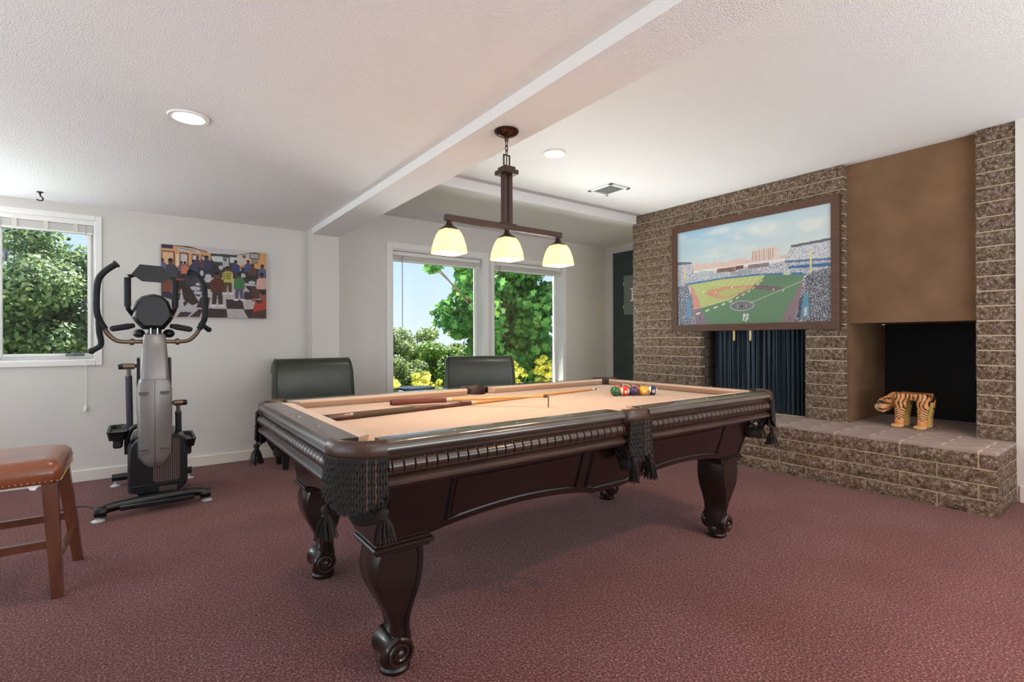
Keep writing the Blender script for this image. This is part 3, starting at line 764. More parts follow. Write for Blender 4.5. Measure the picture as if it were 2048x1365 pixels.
for ri, row in enumerate(rows):
    for bi, code in enumerate(row):
        c2 = B0 + u * (.0585 * (bi + ri * .5)) + vv * (.0507 * ri)
        base = code.split('/')[0]; stripe = code in ('red/11', 'blue/10') or code.endswith('/s')
        body = mat('ball_ivory', IV, .08, coat=.5) if stripe else mat('ball_' + base, BC[base], .08, coat=.5)
        t = thing('billiard_ball', desc[code], 'ball', (c2.x, c2.y, ZF), 'racked billiard balls on the felt')
        ctr = Vector((c2.x, c2.y, ZF + BD / 2))
        bo = MB().ell(ctr, BD / 2, 24, 14).build('ball_body', body, t, 180)
        view = (Vector((0, 0, CAM_H)) - ctr).normalized(); ang = R.uniform(-.35, .35)
        fdir = (view + Vector((u.x, u.y, 0)) * (.25 + .0 * ang) + Vector((0, 0, -.25))).normalized()
        zx = fdir.to_track_quat('Z', 'Y').to_matrix().to_4x4()
        if stripe:
            mb = MB(); rb = BD / 2 + .00025; rg = []
            for i in range(9):
                la = math.radians(-32 + 64 * i / 8); rg.append((rb * math.cos(la), rb * math.sin(la)))
            mb.lathe(rg, (0, 0, 0), 28, cap=False)
            tilt = Matrix.Rotation(R.uniform(-.3, .3), 4, view) @ zx @ Matrix.Rotation(PI / 2, 4, 'Y')
            bmesh.ops.transform(mb.bm, matrix=Matrix.Translation(ctr) @ tilt, verts=mb.bm.verts[:]); mb.build('stripe', mat('ball_' + base, BC[base], .08, coat=.5), bo, 180)
        if code in numb:
            mb = MB(); rb = BD / 2 + .0005; mb.lathe([(rb * math.sin(math.radians(a)), rb * math.cos(math.radians(a))) for a in (19, 12, 6, .5)], (0, 0, 0), 18)
            bmesh.ops.transform(mb.bm, matrix=Matrix.Translation(ctr) @ zx, verts=mb.bm.verts[:]); nd = mb.build('number_disc', mat('ball_ivory', IV, .08, coat=.5), bo, 180)
            tm = text_mesh(numb[code], .0125); tm.transform(Matrix.Translation(ctr - Vector((c2.x, c2.y, ZF))) @ zx @ Matrix.Translation((0, 0, BD / 2 + .0006))); tm.materials.append(mat('ball_ink', (30, 28, 30), .3))
            o = bpy.data.objects.new('number', tm); C.objects.link(o); o.parent = bo

CUEW = mat('cue_maple', (206, 150, 92), .3, coat=.3); CUEB = mat('cue_butt', (96, 44, 30), .25, coat=.5, vary=(9, (70, 28, 20), .4, .6), stretch=(1, 8, 8)); WRAP = mat('cue_wrap', (86, 66, 46), .8, bump=(300, .5))
cue = thing('cue_stick', 'long wooden cue with dark butt and speckled wrap lying across the felt', 'cue', (1.4, 2.2, ZF))
ca, cb = Vector((.584, 2.09, ZF + .0155)), Vector((2.396, 2.337, ZF + .0068)); cl = lambda t: ca.lerp(cb, t); crr = lambda t: .0150 - .0085 * t
def cue_part(name, t0, t1, m, par, dr=0): return MB().tube([cl(t0), cl(t1)], [crr(t0) + dr, crr(t1) + dr], 14).build(name, m, par)
cue_part('bumper', 0, .012, BLACKP, cue); cue_part('butt', .012, .42, CUEB, cue); cue_part('collar', .42, .438, mat('cue_collar', (196, 176, 140), .3), cue, .0004); cue_part('shaft', .438, .975, CUEW, cue); cue_part('ferrule', .975, .992, mat('cue_ferrule', (236, 226, 206), .3), cue, .0001); cue_part('tip', .992, 1, mat('cue_tip', (70, 84, 96), .8), cue)
cue_part('wrap', .07, .235, WRAP, cue, .0005)
br = thing('bridge_stick', 'bridge stick with red-brown butt and metal bridge head on the felt', 'cue', (1.35, 2.25, ZF))
ba, bc = Vector((1.013, 2.425, ZF + .015)), Vector((1.60, 1.90, ZF + .054))   # the shaft rests on the cue
bb = ba.lerp(bc, .37)
MB().tube([ba, ba.lerp(bb, .04)], [.012, .0148], 12).build('bumper', BLACKP, br); MB().tube([ba.lerp(bb, .04), bb], [.0148, .012], 14).build('butt', mat('bridge_butt', (112, 48, 36), .3, coat=.4), br); MB().tube([bb, bb.lerp(bc, .06)], .0115, 12).build('collar', MATS['cue_collar'], br); MB().tube([bb.lerp(bc, .06), bc], [.0085, .0062], 12).build('shaft', CUEW, br)
mb = MB(); d = (bc - bb).normalized(); sd = Vector((-d.y, d.x, 0))
mb.tube([bc - d * .012, bc + d * .014], .009, 10)
d = Vector((d.x, d.y, 0)).normalized(); sd = Vector((-d.y, d.x, 0))
pts = [(-.034, -.053), (-.030, -.004), (-.018, .008), (-.009, .001), (0, .012), (.009, .001), (.018, .008), (.030, -.004), (.034, -.053), (.026, -.053), (.02, -.016), (0, -.012), (-.02, -.016), (-.026, -.053)]
mb.loft([[bc + d * k + sd * a + Vector((0, 0, b + .0)) for a, b in pts] for k in (.010, .014)]); mb.build('bridge_head', mat('bridge_metal', (116, 100, 78), .3, metal=.8), br)
# ------------------------------------------------------------------ lamps
BRONZE = mat('oil_bronze', (70, 52, 44), .4, metal=.6)
def shade_mat():
    m = bpy.data.materials.new('amber_glass_shade'); m.use_nodes = True; n = m.node_tree.nodes; l = m.node_tree.links; n.clear()
    o = n.new('ShaderNodeOutputMaterial'); d = n.new('ShaderNodeBsdfDiffuse'); t = n.new('ShaderNodeBsdfTranslucent'); g = n.new('ShaderNodeBsdfGlossy'); g.inputs['Roughness'].default_value = .25
    d.inputs[0].default_value = (*s2l((250, 226, 180)), 1); t.inputs[0].default_value = (.80, .66, .46, 1)
    e = n.new('ShaderNodeEmission'); e.inputs[0].default_value = (1.0, .78, .50, 1); e.inputs[1].default_value = .22
    m1 = n.new('ShaderNodeMixShader'); m1.inputs[0].default_value = .6; m2 = n.new('ShaderNodeMixShader'); m2.inputs[0].default_value = .05; a = n.new('ShaderNodeAddShader')
    l.new(d.outputs[0], m1.inputs[1]); l.new(t.outputs[0], m1.inputs[2]); l.new(m1.outputs[0], m2.inputs[1]); l.new(g.outputs[0], m2.inputs[2]); l.new(m2.outputs[0], a.inputs[0]); l.new(e.outputs[0], a.inputs[1]); l.new(a.outputs[0], o.inputs[0]); return m
SHADE = shade_mat()
LX, LY = 1.448, 2.013
bl = thing('billiard_lamp', 'three-shade bronze billiard lamp hanging from the ceiling beam', 'lamp', (LX, LY, ZBM))
MB().lathe([(.060, ZBM), (.061, ZBM - .006), (.056, ZBM - .014), (.040, ZBM - .024), (.016, ZBM - .030), (.010, ZBM - .034), (.010, ZBM - .050), (.005, ZBM - .056)], (LX, LY, 0), 32).build('canopy', mat('bronze_gloss', (74, 46, 38), .22, metal=.7), bl)
mb = MB()
for k, z in enumerate((2.084, 2.062, 2.042)):
    dx, dy = ((1, 0) if k % 2 else (0, 1)); mb.tube([(LX + dx * .007 * math.cos(a), LY + dy * .007 * math.cos(a), z + .014 * math.sin(a)) for a in [i * PI / 8 for i in range(16)]], .0024, 6, closed=True)
mb.build('chain', BRONZE, bl)
mb = MB(); lp = .017; zt, zb_ = 2.030, 1.955
for dx in (-lp, lp): mb.box((LX + dx - .003, LY - .003, zb_), (LX + dx + .003, LY + .003, zt))
mb.box((LX - lp - .003, LY - .003, zt - .006), (LX + lp + .003, LY + .003, zt)); mb.tube([(LX, LY, zb_), (LX, LY, zt)], .003, 6); mb.build('hanging_loop', BRONZE, bl)
mb = MB(); mb.lathe([(.014, 1.968), (.012, 1.975), (.0, 1.978)], (LX, LY, 0), 12); mb.box((LX - .032, LY - .032, 1.952), (LX + .032, LY + .032, 1.968), .002); mb.box((LX - .043, LY - .043, 1.930), (LX + .043, LY + .043, 1.952), .002); mb.build('top_block', BRONZE, bl, 30)
for dx in (-.0175, .0175): MB().box((LX + dx - .0115, LY - .0115, 1.685), (LX + dx + .0115, LY + .0115, 1.931), .002).build('stem', BRONZE, bl, 30)
MB().box((1.103, LY - .012, 1.660), (1.803, LY + .012, 1.688), .002).box((LX - .05, LY - .015, 1.684), (LX + .05, LY + .015, 1.692), .002).build('crossbar', BRONZE, bl, 30)
def sq(w, z, cx, n=32, e=.30):
    out = []
    for i in range(n):
        a = 2 * PI * (i + .5) / n; c, s = math.cos(a), math.sin(a); out.append((cx + w * math.copysign(abs(c) ** e, c), LY + w * math.copysign(abs(s) ** e, s), z))
    return out
for cx in (1.124, LX, 1.783):
    MB().lathe([(.012, 1.660), (.013, 1.648), (.02, 1.638), (.036, 1.628), (.044, 1.622), (.043, 1.618)], (cx, LY, 0), 16).build('shade_holder', BRONZE, bl)
    prof = [(.026, 1.625), (.036, 1.618), (.047, 1.600), (.055, 1.576), (.062, 1.548), (.067, 1.512)]
    sh = MB().loft([sq(w_, z, cx) for w_, z in prof] + [sq(w_ - .003, z, cx) for w_, z in reversed(prof)], cap=False).build('lamp_shade', SHADE, bl, 50, label='cream amber glass lamp shade')
    b = MB().lathe([(.0, 1.555), (.014, 1.560), (.021, 1.575), (.019, 1.592), (.011, 1.606), (.010, 1.622)], (cx, LY, 0), 12)
    b.build('bulb', mat('bulb_glow', (255, 236, 200), .3, emit=(255, 226, 170), emit_s=6.0), sh)
    light('shade_bulb_light', 'POINT', (cx, LY, 1.555), 9, (1.0, .78, .52), shadow_soft_size=.03)
def downlight(label, x, y, z, r, energy, visible_parts=True, col=(1, .90, .78)):
    t = thing('recessed_light', label, 'ceiling light', (x, y, z), 'recessed ceiling lights')
    MB().lathe([(r, z), (r, z - .004), (r * .97, z - .008), (r * .80, z - .007), (r * .78, z - .002), (r * .70, z - .0005)], (x, y, 0), 36, cap=False).build('trim_ring', mat('light_trim', (238, 236, 232), .4), t)
    MB().lathe([(r * .70, z - .0022), (r * .5, z - .0042), (0, z - .0045)], (x, y, 0), 28).build('lens', mat('lens_glow', (255, 250, 240), .4, emit=(255, 244, 226), emit_s=4.0), t)
    light('recessed_light_beam', 'SPOT', (x, y, z - .012), energy, col, direction=(0, 0, -1), spot_size=math.radians(140), spot_blend=.8, shadow_soft_size=.06)
downlight('round recessed light in the lower ceiling above the exercise machine side', .183, 2.897, ZL, .088, 22)
downlight('round recessed light in the raised ceiling near the air vent', 2.65, 3.037, ZR, .095, 26)
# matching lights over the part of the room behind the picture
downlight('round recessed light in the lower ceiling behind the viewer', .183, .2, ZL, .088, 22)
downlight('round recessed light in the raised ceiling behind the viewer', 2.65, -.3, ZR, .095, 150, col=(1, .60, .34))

# ------------------------------------------------------------------ ceiling vent and hook
t = thing('ceiling_vent', 'white louvred air vent in the raised ceiling', 'air vent', (3.72, 3.45, ZR))
VENTW = mat('vent_white', (236, 236, 234), .45)
ring = MB(); x0, x1, y0, y1 = 3.585, 3.862, 3.295, 3.60
for lo, hi in (((x0, y0), (x0 + .035, y1)), ((x1 - .035, y0), (x1, y1)), ((x0, y0), (x1, y0 + .035)), ((x0, y1 - .035), (x1, y1))): ring.box((*lo, ZR - .012), (*hi, ZR), .003)
ring.build('frame', VENTW, t, 30); MB().box((x0 + .03, y0 + .03, ZR - .002), (x1 - .03, y1 - .03, ZR - .0005)).build('opening', mat('vent_dark', (26, 26, 26), .8), t, 0)
for i in range(9):
    xx = x0 + .045 + i * .0232
    MB().box((-.006, y0 + .034, -.001), (.006, y1 - .034, .001), mtx=Matrix.Translation((xx, 0, ZR - .0075)) @ Matrix.Rotation(-.5, 4, 'Y')).build('louvre', VENTW, t, 0)
t = thing('ceiling_hook', 'small dark metal hook screwed into the lower ceiling', 'hook', (-.598, 4.975, ZL))
HK = mat('dark_steel', (62, 60, 60), .35, metal=.7)
MB().lathe([(.020, ZL), (.019, ZL - .004), (.008, ZL - .008), (.006, ZL - .02)], (-.598, 4.975, 0), 12).build('plate', HK, t)
MB().tube(smooth_path([(-.598, 4.975, ZL - .015), (-.594, 4.972, ZL - .032), (-.582, 4.966, ZL - .045), (-.585, 4.968, ZL - .062), (-.604, 4.978, ZL - .062), (-.617, 4.985, ZL - .055)]), .0048, 8).build('hook', HK, t)
MB().tube([(4.1 + .012 * math.cos(a), 4.75 + .012 * math.sin(a), ZS - .003) for a in [i * PI / 8 for i in range(16)]], .003, 5, closed=True).build('ring_mark', WHITEP)
o = C.objects['ring_mark']; o.name = 'ceiling_ring'; tag(o, 'tiny white ring on the alcove soffit', 'ring')

# ------------------------------------------------------------------ painted pictures (flat prints made of coloured vertices)
def homography(src):
    dst = [(0, 0), (1, 0), (1, 1), (0, 1)]; A = []
    for (x, y), (u_, v_) in zip(src, dst):
        A.append([x, y, 1, 0, 0, 0, -u_ * x, -u_ * y, -u_]); A.append([0, 0, 0, x, y, 1, -v_ * x, -v_ * y, -v_])
    return np.linalg.svd(np.array(A, float))[2][-1].reshape(3, 3)
class Canvas:
    def __init__(s, nx, ny, quad, seed=1):
        s.nx, s.ny = nx, ny; s.a = np.zeros((ny, nx, 3)); s.H = homography(quad); s.rng = np.random.default_rng(seed)
        s.U, s.V = np.meshgrid((np.arange(nx) + .5) / nx, (np.arange(ny) + .5) / ny)
    def uv(s, p):
        q = s.H @ np.array([p[0], p[1], 1.0]); return q[0] / q[2], q[1] / q[2]
    def mask(s, pts):
        P = [s.uv(p) for p in pts]; m = np.zeros((s.ny, s.nx), bool); j = len(P) - 1
        for i in range(len(P)):
            (xi, yi), (xj, yj) = P[i], P[j]
            c = ((yi > s.V) != (yj > s.V)) & (s.U < (xj - xi) * (s.V - yi) / (yj - yi + 1e-12) + xi); m ^= c; j = i
        return m
    def emask(s, c, rx, ry):
        (x0, y0) = s.uv(c); x1, _ = s.uv((c[0] + rx, c[1])); _, y1 = s.uv((c[0], c[1] + ry))
        return ((s.U - x0) / (abs(x1 - x0) + 1e-9)) ** 2 + ((s.V - y0) / (abs(y1 - y0) + 1e-9)) ** 2 < 1
    def fill(s, m, col, jit=0, op=1.0):
        n = int(m.sum())
        if n == 0: return
        c = np.array(col, float)[None] + (s.rng.normal(0, jit, (n, 1)) if jit else 0)
        s.a[m] = s.a[m] * (1 - op) + c * op
    def poly(s, pts, col, jit=0, op=1.0): s.fill(s.mask(pts), col, jit, op)
    def ell(s, c, rx, ry, col, jit=0, op=1.0): s.fill(s.emask(c, rx, ry), col, jit, op)
    def line(s, a, b, wd, col, op=1.0):
        d = np.array(b, float) - np.array(a, float); n = np.array([-d[1], d[0]]) / (np.hypot(*d) + 1e-9) * wd / 2
        s.poly([np.array(a) + n, np.array(b) + n, np.array(b) - n, np.array(a) - n], col, 0, op)
    def specks(s, m, cols, w, op=1.0):
        idx = np.argwhere(m); k = s.rng.choice(len(cols), len(idx), p=np.array(w) / sum(w)); cc = np.array(cols, float)[k]
        s.a[m] = s.a[m] * (1 - op) + cc * op
    def mesh(s, name, W, H, matl):
        """grid in local x (right) / z (up), facing -y"""
        nx, ny = s.nx, s.ny; xs = np.linspace(-W / 2, W / 2, nx); zs = np.linspace(H / 2, -H / 2, ny); X, Z = np.meshgrid(xs, zs)
        co = np.stack([X, np.zeros_like(X), Z], -1).reshape(-1, 3); i = np.arange(nx * ny).reshape(ny, nx)
        f = np.stack([i[1:, :-1], i[1:, 1:], i[:-1, 1:], i[:-1, :-1]], -1).reshape(-1, 4)
        me = bpy.data.meshes.new(name); me.vertices.add(len(co)); me.vertices.foreach_set('co', co.ravel()); me.loops.add(f.size); me.loops.foreach_set('vertex_index', f.ravel().astype(np.int32))
        me.polygons.add(len(f)); me.polygons.foreach_set('loop_start', np.arange(0, f.size, 4, dtype=np.int32)); me.update(calc_edges=True)
        at_ = me.color_attributes.new('Col', 'FLOAT_COLOR', 'POINT'); c = np.clip(s.a.reshape(-1, 3), 0, 255) / 255
        c = np.where(c <= .04045, c / 12.92, ((c + .055) / 1.055) ** 2.4); at_.data.foreach_set('color', np.concatenate([c, np.ones((len(c), 1))], 1).astype(np.float32).ravel())
        me.materials.append(matl); return me
PRINT = attr_mat('picture_print', .55, spec=.3)
# --- stadium picture
cv = Canvas(330, 226, [(118, 385), (1522, 100), (1530, 1205), (120, 1240)], 3)
t_ = np.clip(cv.V / .55, 0, 1)[..., None]; base = np.array([150, 192, 222]) * (1 - t_) + np.array([226, 226, 214]) * t_
rgt = np.clip((cv.U - .25) / .6, 0, 1)[..., None]; cv.a[:] = base * (1 - .6 * rgt) + np.array([222, 230, 226]) * .6 * rgt
for i in range(70):
    u_, v_ = cv.rng.random(), cv.rng.random() * .5; rx, ry = .03 + .09 * cv.rng.random(), .012 + .03 * cv.rng.random(); m = ((cv.U - u_) / rx) ** 2 + ((cv.V - v_) / ry) ** 2 < 1
    cv.fill(m, (238, 236, 224) if cv.rng.random() < .7 else (176, 205, 226), 0, .22)
for c, rx, ry in (((160, 425), 45, 28), ((500, 365), 100, 28), ((670, 425), 40, 20), ((1330, 300), 130, 60), ((900, 330), 130, 60)): cv.ell(c, rx, ry, (244, 240, 228), 0, .45)
for _ in range(3):
    pad = np.pad(cv.a, ((2, 2), (3, 3), (0, 0)), mode='edge'); acc = 0
    for dy_ in range(5):
        for dx_ in range(7): acc = acc + pad[dy_:dy_ + cv.ny, dx_:dx_ + cv.nx]
    cv.a = acc / 35
SK = [(120, 640)]
for x in range(200, 1150, 30): SK.append((x, 700 - (x - 200) * .11 - cv.rng.integers(0, 40)))
cv.poly(SK + [(1150, 680), (200, 780), (120, 700)], (222, 192, 182), 10)
cv.poly([(795, 545), (1000, 505), (1045, 530), (1045, 640), (800, 655)], (228, 208, 198), 3)
for x in range(805, 1000, 20): cv.line((x, 552 - (x - 805) * .18), (x, 645 - (x - 805) * .1), 8, (186, 138, 134))
ST = [(240, 240, 240), (150, 165, 185), (80, 95, 125), (200, 110, 110), (200, 205, 215), (50, 60, 80)]
def stand(pts, w=(4, 3, 2, 1, 4, 1), op=.9):
    m = cv.mask(pts); cv.fill(m, (150, 155, 165)); cv.specks(m, ST, w, op)
stand([(118, 660), (250, 660), (280, 740), (720, 690), (1100, 640), (1525, 600), (1525, 760), (1250, 780), (920, 790), (500, 830), (190, 880), (118, 900)])
cv.poly([(270, 735), (700, 675), (1150, 612), (1150, 640), (700, 700), (270, 752)], (236, 232, 226), 6)
cv.poly([(480, 715), (640, 695), (640, 735), (480, 750)], (120, 84, 76), 25); cv.poly([(645, 690), (720, 680), (720, 715), (645, 725)], (104, 70, 62), 12); cv.poly([(760, 680), (950, 655), (950, 692), (760, 712)], (130, 110, 118), 30)
cv.poly([(310, 740), (390, 728), (390, 755), (310, 768)], (176, 196, 190), 10); cv.poly([(600, 745), (810, 715), (780, 755), (600, 775)], (150, 156, 158), 8)
cv.poly([(190, 850), (500, 800), (800, 762), (1250, 745), (1300, 775), (920, 775), (500, 825), (200, 875)], (62, 112, 160), 14)
cv.poly([(1080, 750), (1150, 748), (1150, 770), (1080, 772)], (196, 206, 170), 8)
stand([(1150, 505), (1525, 430), (1525, 615), (1090, 640)], (6, 3, 1, .6, 5, .6)); cv.poly([(1148, 498), (1525, 425), (1525, 450), (1170, 518)], (88, 92, 104)); cv.poly([(118, 652), (250, 652), (250, 668), (118, 682)], (96, 100, 112))
cv.poly([(1090, 640), (1525, 612), (1525, 632), (1100, 660)], (80, 108, 150), 14); cv.poly([(1130, 690), (1525, 655), (1525, 690), (1120, 715)], (52, 98, 146), 22)
# field
cv.poly([(215, 865), (500, 815), (920, 770), (1280, 770), (1240, 850), (1050, 1220), (400, 1242), (310, 1000), (250, 890)], (92, 130, 96), 4)
lit = cv.mask([(215, 865), (500, 815), (925, 768), (820, 860), (600, 1000), (335, 1075), (300, 980), (250, 890)]); cv.fill(lit, (186, 194, 118), 4)
for k in range(9):
    xa = 470 + k * 52; cv.poly([(xa, 822 - k * 5), (xa + 26, 819 - k * 5), (xa + 26 - 60, 870), (xa - 70, 872)], (206, 212, 140), 0, .5)
for k in range(6): cv.poly([(930 + k * 55, 772), (955 + k * 55, 772), (900 + k * 40, 850), (870 + k * 40, 850)], (80, 118, 92), 0, .6)
cv.poly([(210, 860), (262, 890), (315, 1000), (335, 1075), (262, 1085), (240, 900)], (206, 140, 128), 5); cv.poly([(262, 1085), (335, 1070), (405, 1242), (292, 1242)], (128, 108, 124), 6)
cv.poly([(1282, 770), (1240, 850), (1050, 1220), (1180, 1206), (1235, 1000), (1268, 800)], (134, 110, 116), 6)
cv.poly([(368, 945), (420, 905), (560, 878), (830, 862), (800, 895), (640, 960), (545, 992), (440, 975)], (206, 148, 116), 5); cv.poly([(480, 940), (560, 905), (760, 880), (700, 925), (545, 978)], (184, 188, 112), 3)
cv.poly([(820, 862), (960, 868), (1085, 885), (1020, 918), (900, 905), (790, 898)], (112, 88, 90), 4); cv.ell((700, 945), 30, 10, (150, 120, 108))
cv.ell((705, 1055), 112, 46, (214, 214, 214)); cv.ell((705, 1055), 106, 42, (112, 108, 116), 4); cv.line((665, 1045), (665, 1075), 4, (220, 220, 220)); cv.line((745, 1040), (745, 1070), 4, (220, 220, 220)); cv.ell((703, 1062), 10, 16, (60, 60, 66))
cv.line((775, 1032), (1250, 830), 5, (206, 196, 186)); cv.line((640, 1040), (560, 1000), 4, (200, 205, 190)); cv.line((262, 1090), (560, 1000), 4, (216, 205, 170))
for k in range(11):
    t0 = k / 11; p = np.array((290, 1132)) * (1 - t0) ** 2 + 2 * t0 * (1 - t0) * np.array((760, 985)) + t0 ** 2 * np.array((905, 800)); d_ = np.array((38, -14 - 18 * t0)) * (1 - .55 * t0); cv.line(p, p + d_, 15 - 9 * t0, (226, 226, 178))
def crowd(pts, x0, y0, x1, y1, n, dark):
    m = cv.mask(pts); cv.fill(m, dark, 8); cv.specks(m & (cv.rng.random(m.shape) < .55), ST, (6, 3, 2, 2, 5, 2), .85)
    for k in range(n):
        a_ = np.array(x0) + (np.array(y0) - np.array(x0)) * k / n; b_ = np.array(x1) + (np.array(y1) - np.array(x1)) * k / n; mm = np.zeros_like(m)
        d = b_ - a_; nn = np.array([-d[1], d[0]]) / np.hypot(*d) * 2.6; mm = cv.mask([a_ + nn, b_ + nn, b_ - nn, a_ - nn]) & m; cv.fill(mm, dark, 6, .75)
crowd([(1270, 800), (1340, 745), (1525, 695), (1531, 1206), (1180, 1210), (1240, 980)], (1290, 790), (1500, 700), (1300, 1200), (1760, 1200), 15, (46, 56, 66))
crowd([(118, 875), (215, 865), (250, 960), (292, 1242), (118, 1242)], (125, 880), (250, 880), (125, 1242), (330, 1242), 7, (70, 80, 104))
cv.poly([(1268, 940), (1310, 950), (1325, 1160), (1240, 1155)], (84, 140, 164), 10); cv.poly([(1272, 1070), (1300, 1070), (1302, 1150), (1268, 1150)], (190, 190, 200), 30); cv.poly([(1230, 1000), (1262, 940), (1240, 1160), (1205, 1160)], (60, 66, 84), 26); cv.poly([(205, 1000), (232, 990), (240, 1170), (195, 1170)], (98, 140, 180), 8)
cv.line((1330, 540), (1333, 756), 14, (226, 212, 138)); cv.line((183, 700), (187, 838), 9, (226, 206, 120))
for x, y in ((357, 925), (470, 930), (992, 905), (1080, 915), (325, 1170), (1140, 1165), (615, 885)): cv.ell((x, y), 5, 9, (60, 56, 70) if y > 1000 else (236, 236, 236))
cv.a = cv.a * .86 + np.array((216, 220, 214)) * .14  # reflected haze mixed into the print's colours
sp_ = thing('stadium_picture', 'large wood-framed painting of a baseball stadium hanging on the chimney', 'picture', (4.79, 2.635, 1.776))
PW, PH = 1.675, 1.15; FRM = mat('walnut_frame', (98, 66, 48), .45, vary=(8, (82, 54, 40), .35, .7), stretch=(1, 1, 8))
yc, zc, fwid = 2.635, 1.777, .066
def mitre(a, b, c, d): return MB().loft([[(4.762, y, z) for y, z in (a, b, c, d)], [(4.803, y, z) for y, z in (a, b, c, d)]])
yl, yr, zt_, zb2 = yc + PW / 2, yc - PW / 2, zc + PH / 2, zc - PH / 2
for q in (((yl, zt_), (yr, zt_), (yr + fwid, zt_ - fwid), (yl - fwid, zt_ - fwid)), ((yl, zb2), (yr, zb2), (yr + fwid, zb2 + fwid), (yl - fwid, zb2 + fwid)), ((yl, zt_), (yl - fwid, zt_ - fwid), (yl - fwid, zb2 + fwid), (yl, zb2)), ((yr, zt_), (yr + fwid, zt_ - fwid), (yr + fwid, zb2 + fwid), (yr, zb2))): mitre(*q).build('frame_rail', FRM, sp_, 0)
me = cv.mesh('print', PW - 2 * fwid + .006, PH - 2 * fwid + .006, PRINT); o = put(me, 'print', sp_, (4.776, yc, zc), (0, 0, -PI / 2))
lg_ = MB(); gy, gz = yc - .008, zc - .447
def stroke(a_, b_, wd):
    a2, b2 = Vector(a_), Vector(b_); d2 = (b2 - a2).normalized(); n2 = Vector((-d2.y, d2.x)) * wd / 2
    lg_.loft([[(x_, gy - p_.x, gz + p_.y) for p_ in (a2 + n2, b2 + n2, b2 - n2, a2 - n2)] for x_ in (4.7738, 4.7755)])
for a_, b_, wd in (((-.024, -.026), (-.024, .020), .009), ((-.024, .020), (.022, -.024), .010), ((.022, -.026), (.022, .020), .009), ((-.034, .022), (-.014, .022), .007), ((.012, .022), (.034, .022), .007), ((-.034, -.027), (-.014, -.027), .007),
                   ((-.016, .034), (.0, .004), .009), ((.016, .034), (.0, .004), .009), ((.0, .006), (.0, -.036), .009), ((-.024, .036), (-.008, .036), .006), ((.008, .036), (.024, .036), .006), ((-.010, -.037), (.010, -.037), .006)): stroke(a_, b_, wd)
lg_.build('monogram', mat('monogram_white', (240, 242, 242), .5), sp_, 0, label='white interlocking NY monogram')
MB().box((4.778, yr + .01, zb2 + .01), (4.800, yl - .01, zt_ - .01)).build('backing', mat('backing', (90, 74, 60), .8), sp_, 0)

# --- barbershop canvas
cb_ = Canvas(270, 202, [(160, 150), (1652, 270), (1655, 1197), (160, 1185)], 5); cv = cb_
cv.a[:] = (70, 58, 60)
cv.poly([(160, 150), (900, 250), (900, 420), (500, 470), (160, 520)], (224, 170, 118), 5); cv.poly([(520, 175), (1652, 270), (1500, 262), (1240, 300), (860, 280)], (214, 206, 208), 4); cv.poly([(1240, 300), (1500, 260), (1652, 270), (1652, 640), (1400, 560), (1240, 440)], (222, 168, 110), 5); cv.poly([(1240, 300), (1420, 275), (1420, 440), (1240, 440)], (214, 200, 190), 4)
cv.poly([(862, 280), (1236, 300), (1236, 440), (862, 420)], (66, 76, 74)); cv.poly([(870, 318), (1040, 325), (1040, 405), (890, 390)], (216, 222, 214), 6); cv.poly([(1140, 330), (1236, 335), (1236, 410), (1140, 410)], (214, 220, 220), 5); cv.poly([(1050, 340), (1120, 340), (1125, 470), (1045, 470)], (196, 200, 200), 6)
cv.poly([(165, 150), (330, 165), (330, 222), (165, 205)], (62, 58, 74), 8); cv.poly([(400, 185), (710, 250), (710, 285), (400, 240)], (206, 204, 206), 10); cv.line((410, 200), (650, 258), 8, (80, 80, 90)); cv.line((520, 178), (820, 262), 12, (96, 58, 48)); cv.line((1240, 298), (1530, 258), 8, (120, 70, 50))
for x0_, x1_ in ((165, 352), (428, 552), (596, 694), (728, 790)):
    y0_ = 240 + (x0_ - 165) * .11; cv.poly([(x0_, y0_), (x1_, y0_ + 14), (x1_, 470), (x0_, 480)], (104, 60, 48)); cv.poly([(x0_ + 12, y0_ + 18), (x1_ - 18, y0_ + 30), (x1_ - 18, 440), (x0_ + 12, 450)], (232, 190, 150) if x0_ < 300 else (214, 206, 204), 5)
cv.poly([(370, 300), (415, 300), (415, 470), (370, 470)], (240, 220, 190), 4)
cv.poly([(1418, 270), (1558, 275), (1552, 365), (1415, 350)], (60, 56, 60)); cv.poly([(1428, 282), (1545, 286), (1540, 350), (1425, 342)], (176, 182, 180), 26); cv.poly([(1318, 300), (1366, 302), (1364, 345), (1316, 342)], (110, 90, 84), 20); cv.poly([(1440, 360), (1535, 370), (1530, 430), (1440, 425)], (150, 130, 120), 26)
# checker floor
cv.poly([(160, 1185), (160, 900), (700, 620), (1350, 640), (1652, 760), (1655, 1197)], (196, 186, 184), 4)
for q in ([(380, 1185), (440, 1110), (600, 1120), (530, 1185)], [(830, 1060), (1090, 1068), (1105, 1190), (820, 1190)], [(1080, 930), (1310, 930), (1340, 1065), (1090, 1065)], [(1330, 1070), (1480, 1065), (1560, 1195), (1395, 1195)], [(1340, 820), (1450, 820), (1480, 930), (1330, 930)], [(860, 910), (830, 1060), (660, 1050), (720, 905)], [(800, 690), (900, 690), (880, 790), (790, 790)], [(1350, 735), (1500, 740), (1600, 820), (1420, 820)], [(1480, 930), (1600, 935), (1655, 1060), (1520, 1060)], [(700, 1070), (560, 1185), (700, 1185), (760, 1080)]): cv.poly(q, (66, 52, 54), 4)
